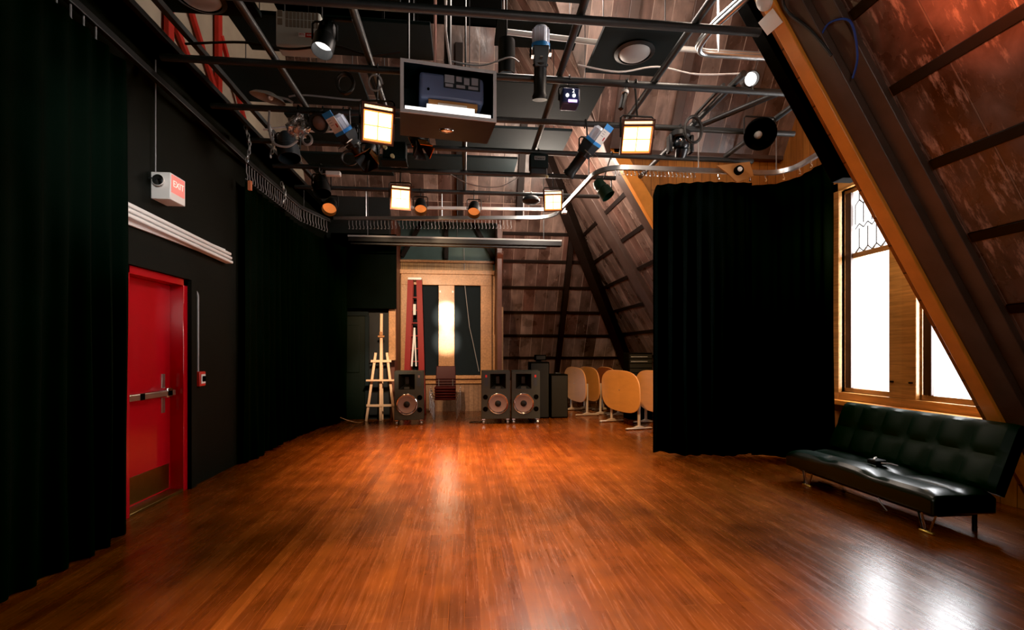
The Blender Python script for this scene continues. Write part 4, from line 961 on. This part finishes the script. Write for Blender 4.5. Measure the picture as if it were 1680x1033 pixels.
# easel
t = thing('easel', 'tall pale beech A-frame easel against the dark grey wall', 'easel', (-1.735, 10.1, 0))
MB().beam((0, .0, .0), (0, .12, 2.24), .055, .03, up=(0, 1, 0)).build('mast', 'easel', t, bevel=.004)
for s in (-1, 1): MB().beam((s*.29, .0, 0), (s*.115, .10, 1.42), .05, .03, up=(0, 1, 0)).build('leg', 'easel', t, bevel=.004)
MB().box(-.21, .21, .055, .08, 1.22, 1.27).build('upper_crossbar', 'easel', t, bevel=.003)
MB().box(-.285, .285, -.06, .04, .83, .865).build('canvas_tray', 'easel', t, bevel=.003)
MB().box(-.285, .285, -.015, .0, .30, .35).build('lower_crossbar', 'easel', t, bevel=.003)
MB().box(-.065, .065, .05, .09, 1.74, 1.78).box(-.03, .03, .045, .06, 1.78, 1.86).build('canvas_clamp', 'edgeband', t, bevel=.004)
MB().beam((0, .13, 2.0), (0, .22, 0), .045, .03, up=(0, 1, 0)).build('rear_leg', 'easel', t)
swag([(-2.45, 9.72, .14), (-2.3, 9.75, .07), (-2.15, 9.85, .015), (-2.05, 9.95, .012)], .01, 'edgeband', 'tan cord curling up from the floor beside the easel', 'cord')
# ladder
t = thing('step_ladder', 'folded red fibreglass step ladder leaning by the shaded window', 'ladder', (-1.16, 11.33, 0))
for s in (-1, 1):
    MB().beam((s*.20, -.1, 0), (s*.10, .02, 3.12), .13, .07, up=(0, 1, 0)).build('front_rail', 'fibreglass', t)
    MB().beam((s*.17, .06, 0), (s*.09, .09, 3.05), .12, .04, up=(0, 1, 0)).build('rear_rail', 'fibreglass', t)
for k in range(9):
    z = .3+.3*k; hw = .14-.10*z/3.12; MB().box(-hw, hw, -.13+.12*z/3.12, -.05+.12*z/3.12, z, z+.025).build('step', 'fibreglass', t)
MB().box(-.16, .16, -.05, .12, 3.12, 3.18).build('top_cap', 'whiteplastic', t, bevel=.01)
MB().beam((-.06, -.09, 1.1), (.0, -.05, 2.0), .04, .012, up=(0, 1, 0)).beam((.04, -.09, 1.1), (.0, -.05, 2.0), .03, .012, up=(0, 1, 0)).build('spreader', 'white', t)
MB().box(-.03, .03, -.07, -.055, 2.3, 2.55).build('sticker', 'paper', t)

# stacked chairs
def chair(k, label=''):
    w = .02*k
    t = thing('stacking_chair', label, 'chair', (-.40, 10.2-.02*k, .058*k), group='maroon chairs in one stack')
    MB().box(-.22, .22, -.2, .2, .43, .475).build('seat', 'maroon', t, bevel=.014)
    MB().hexa([(-.215, .19, .62), (.215, .19, .62), (.215, .215, .62), (-.215, .215, .62), (-.20, .24, .90), (.20, .24, .90), (.20, .265, .90), (-.20, .265, .90)]).build('backrest', 'maroon', t, bevel=.01)
    for s in (-1, 1):
        MB().tube(arc([(s*(.235+w), -.19, .0), (s*(.235+w), -.17, .40), (s*(.235+w), .17, .42)], 4, .05), .009, 8).build('front_leg', 'chairchrome', t)
        MB().tube(arc([(s*(.236+w), .22, .0), (s*(.236+w), .20, .44), (s*(.236+w), .08, .45)], 4, .04), .009, 8).build('rear_leg', 'chairchrome', t)
        MB().tube([(s*.15, .199, .46), (s*.15, .206, .64)], .007, 6).build('back_support', 'chairchrome', t)
    return t
cl = ['lowest maroon chair of the stack, standing on the floor', 'second maroon chair up in the stack', 'middle maroon chair of the stack', 'fourth maroon chair up in the stack', 'topmost maroon chair of the stack']
for k in range(5): chair(k, cl[k])
swag([(.1, 9.7, .01), (.25, 9.62, .01), (.4, 9.7, .012), (.28, 9.8, .01), (.12, 9.74, .01)], .009, 'cable', 'black cable loop on the floor beside the middle loudspeaker', 'floor_cable')

# folded tables
def table(x, y, rz, label, m='laminate', L=1.42, Hh=.78):
    t = thing('folding_table', label, 'table', (x, y, 0), rz, 'flip-top tables folded upright')
    pts = []
    for k in range(48):
        a = 2*PI*k/48; ca, sa = math.cos(a), math.sin(a)
        e_ = .62
        pts.append((math.copysign(abs(ca)**e_, ca)*L/2, math.copysign(abs(sa)**e_, sa)*Hh/2*(1.0)))
    T = basis((0, 1, 0), V(-.05, 0, 1).normalized(), V(0, 1, 0).cross(V(-.05, 0, 1)).normalized(), (-.045, 0, .68))
    MB().prism(pts, -.012, .012, T).build('tabletop', m, t)
    MB().tube([T @ V(p[0]*1.002, p[1]*1.002, 0) for p in pts], .013, 6, closed=True).build('edge_band', 'edgeband', t)
    MB().cyl(T @ V(0, .02, -.02), T @ V(0, .02, .02), .012, n=10).build('centre_bolt', 'satin', t)
    for s in (-1, 1):
        yy = s*L*.36
        lg = MB().cyl((.06, yy, .06), (.06, yy, .72), .028, n=14).build('column', 'almond', t)
        MB().hexa([(-.22, yy-.025, .02), (-.22, yy+.025, .02), (.34, yy+.025, .02), (.34, yy-.025, .02), (-.2, yy-.02, .045), (-.2, yy+.02, .045), (.32, yy+.02, .045), (.32, yy-.02, .045)]).hexa([(-.06, yy-.03, .045), (-.06, yy+.03, .045), (.18, yy+.03, .045), (.18, yy-.03, .045), (.02, yy-.028, .075), (.02, yy+.028, .075), (.1, yy+.028, .075), (.1, yy-.028, .075)]).build('foot', 'almond', lg, bevel=.008)
        for xx in (-.2, .32): MB().cyl((xx, yy-.012, .014), (xx, yy+.012, .014), .014, n=12).build('glide', 'rubber', lg)
    MB().cyl((.06, -L*.36, .6), (.06, L*.36, .6), .018, n=10).build('stretcher', 'almond', t)
    return t
table(3.05, 9.0, .20, 'bright birch folding table standing nearest the drape')
table(3.66, 8.80, .12, 'birch folding table partly hidden behind the black drape')
table(2.62, 10.95, .12, 'shadowed birch folding table nearest the black cabinets')
table(2.98, 11.10, .10, 'birch folding table tucked just behind the shadowed one')
table(3.36, 10.9, .05, 'reddish folding table seen between the birch tables', 'darklaminate')
# rack of gear behind the tables
t = thing('equipment_rack', 'black equipment rack with pale lines behind the folded tables', 'rack', (3.72, 9.74, 0))
MB().box(-.26, .26, .03, .38, 0, 1.42).build('case', 'blackm', t, bevel=.01)
for k in range(5): MB().box(-.24, .24, 0, .029, .9+.1*k, .985+.1*k).build('rack_unit', 'rubber', t)
for k in (3, 4): MB().box(-.22, .14, -.004, -.001, .93+.1*k, .94+.1*k).build('display_strip', 'greycable', t)

# ------------------------------------------------------------------ lights
def spot(loc, dirn, power, col, size=100, blend=.6, r=.08):
    l = bpy.data.lights.new('spot_beam', 'SPOT'); l.energy = power; l.color = col; l.spot_size = math.radians(size); l.spot_blend = blend; l.shadow_soft_size = r
    o = bpy.data.objects.new('spot_beam', l); C.objects.link(o); o.location = loc
    o.rotation_euler = Vector(dirn).to_track_quat('-Z', 'Y').to_euler(); return o
def area(loc, dirn, power, col, sx, sy):
    l = bpy.data.lights.new('soft_light', 'AREA'); l.energy = power; l.color = col; l.shape = 'RECTANGLE'; l.size = sx; l.size_y = sy
    o = bpy.data.objects.new('soft_light', l); C.objects.link(o); o.location = loc
    o.rotation_euler = Vector(dirn).to_track_quat('-Z', 'Y').to_euler(); return o
def point(loc, power, col, r=.15):
    l = bpy.data.lights.new('fill_light', 'POINT'); l.energy = power; l.color = col; l.shadow_soft_size = r
    o = bpy.data.objects.new('fill_light', l); C.objects.link(o); o.location = loc; return o
WARM = (1, .62, .34)
for (p, d, e), tgt, pw in zip(LAMPS, ((.05, 2.3, 0), (.45, 2.3, 0), (-.4, 5.9, 0), (.8, 5.7, 0)), (1000, 850, 1500, 1600)):
    spot(p, Vector(tgt)-p, pw, WARM, 62, 1., .1)
for x, y, z, dx, dy, dz, e in ((-2.17, 7.75, 3.55, .6, 0, -1, 350), (-.72, 7.75, 3.6, .1, -.1, -1, 1000), (.16, 7.75, 3.6, .1, -.1, -1, 1000)):
    spot((x, y, z), (dx, dy, dz), e, (1, .50, .24), 80, .9, .08)
for zt_ in (-1.15, -1.75): spot((-.5, 5.2, 3.45), (.07, 6.35, zt_), 9000, (1, .80, .58), 7, 1., .03)    # onto the pine mullion
spot((-.9, 6.0, 3.5), (.1, 5.4, -1.5), 1150, (1, .66, .40), 54, 1., .05)          # wash added to brighten the end wall
spot((-.6, 6.4, 3.5), (-1.2, 3.7, -2.6), 750, (1, .80, .60), 20, 1., .05)          # added spot to brighten the easel
spot((1.3, 5.2, 3.5), (1.7, 4.2, -2.9), 1500, (1, .58, .26), 42, .9, .05)         # onto the folded tables
area((5.45, 5.06, 2.2), (-1, 0, -.12), 380, (.95, .97, 1), 1.75, 2.75)           # daylight outside the window
point((.2, -1.2, 2.3), 40, (1, .95, .90), .4)                                     # unseen fill added behind the camera
point((1.3, .5, 3.0), 62, (1, .86, .78), .3)                                      # unseen fill added for the near roof boards and rafters
point((.9, 5.2, 5.7), 190, (1, .84, .74), .25)                                    # unseen fill added above the grid for the roof boards
point((2.3, 4.2, 4.8), 75, (1, .80, .64), .2)  # unseen fill added above the grid by the dormer
point((1.4, 8.2, 4.3), 330, (1, .82, .68), .5)  # unseen fill added to brighten the end slope boards
point((1.3, 2.4, 2.0), 10, (1, .80, .58), .3)                                     # low fill added to lift the rafter trim
spot((1.6, 1.2, 3.2), (1.48, 1.0, .62), 900, (1, .20, .05), 46, 1., .1)           # red gel lamp on the roof boards
spot((-.9, 1.4, 3.1), (-1.95, 3.5, -.45), 260, (1, .96, .92), 38, 1., .08)           # added spot to brighten the exit sign and white rail
point((4.15, 5.0, 2.75), 13, (1, .74, .46), .12)                                  # small fill added to brighten the window woodwork
wd = bpy.data.worlds.new('daylight'); bpy.context.scene.world = wd; wd.use_nodes = True
wd.node_tree.nodes['Background'].inputs[0].default_value = (1, 1, 1, 1); wd.node_tree.nodes['Background'].inputs[1].default_value = 3.

# ------------------------------------------------------------------ camera
cd = bpy.data.cameras.new('camera'); cd.sensor_width = 36; cd.lens = 36*780/1680; cd.shift_y = (576-516.5)/1680; cd.clip_start = .05
co = bpy.data.objects.new('camera', cd); C.objects.link(co); co.location = (0, 0, 1.45); co.rotation_euler = (PI/2, 0, -math.atan(.1))
sc = bpy.context.scene; sc.camera = co
sc.view_settings.view_transform = 'Standard'; sc.view_settings.look = 'None'; sc.view_settings.exposure = 0; sc.view_settings.gamma = 1
sc.view_settings.use_curve_mapping = True; sc.view_settings.curve_mapping.black_level = (.0018, .0014, .0016); sc.view_settings.curve_mapping.update()
sc.cycles.use_denoising = True; sc.cycles.max_bounces = 6; sc.cycles.sample_clamp_indirect = 6
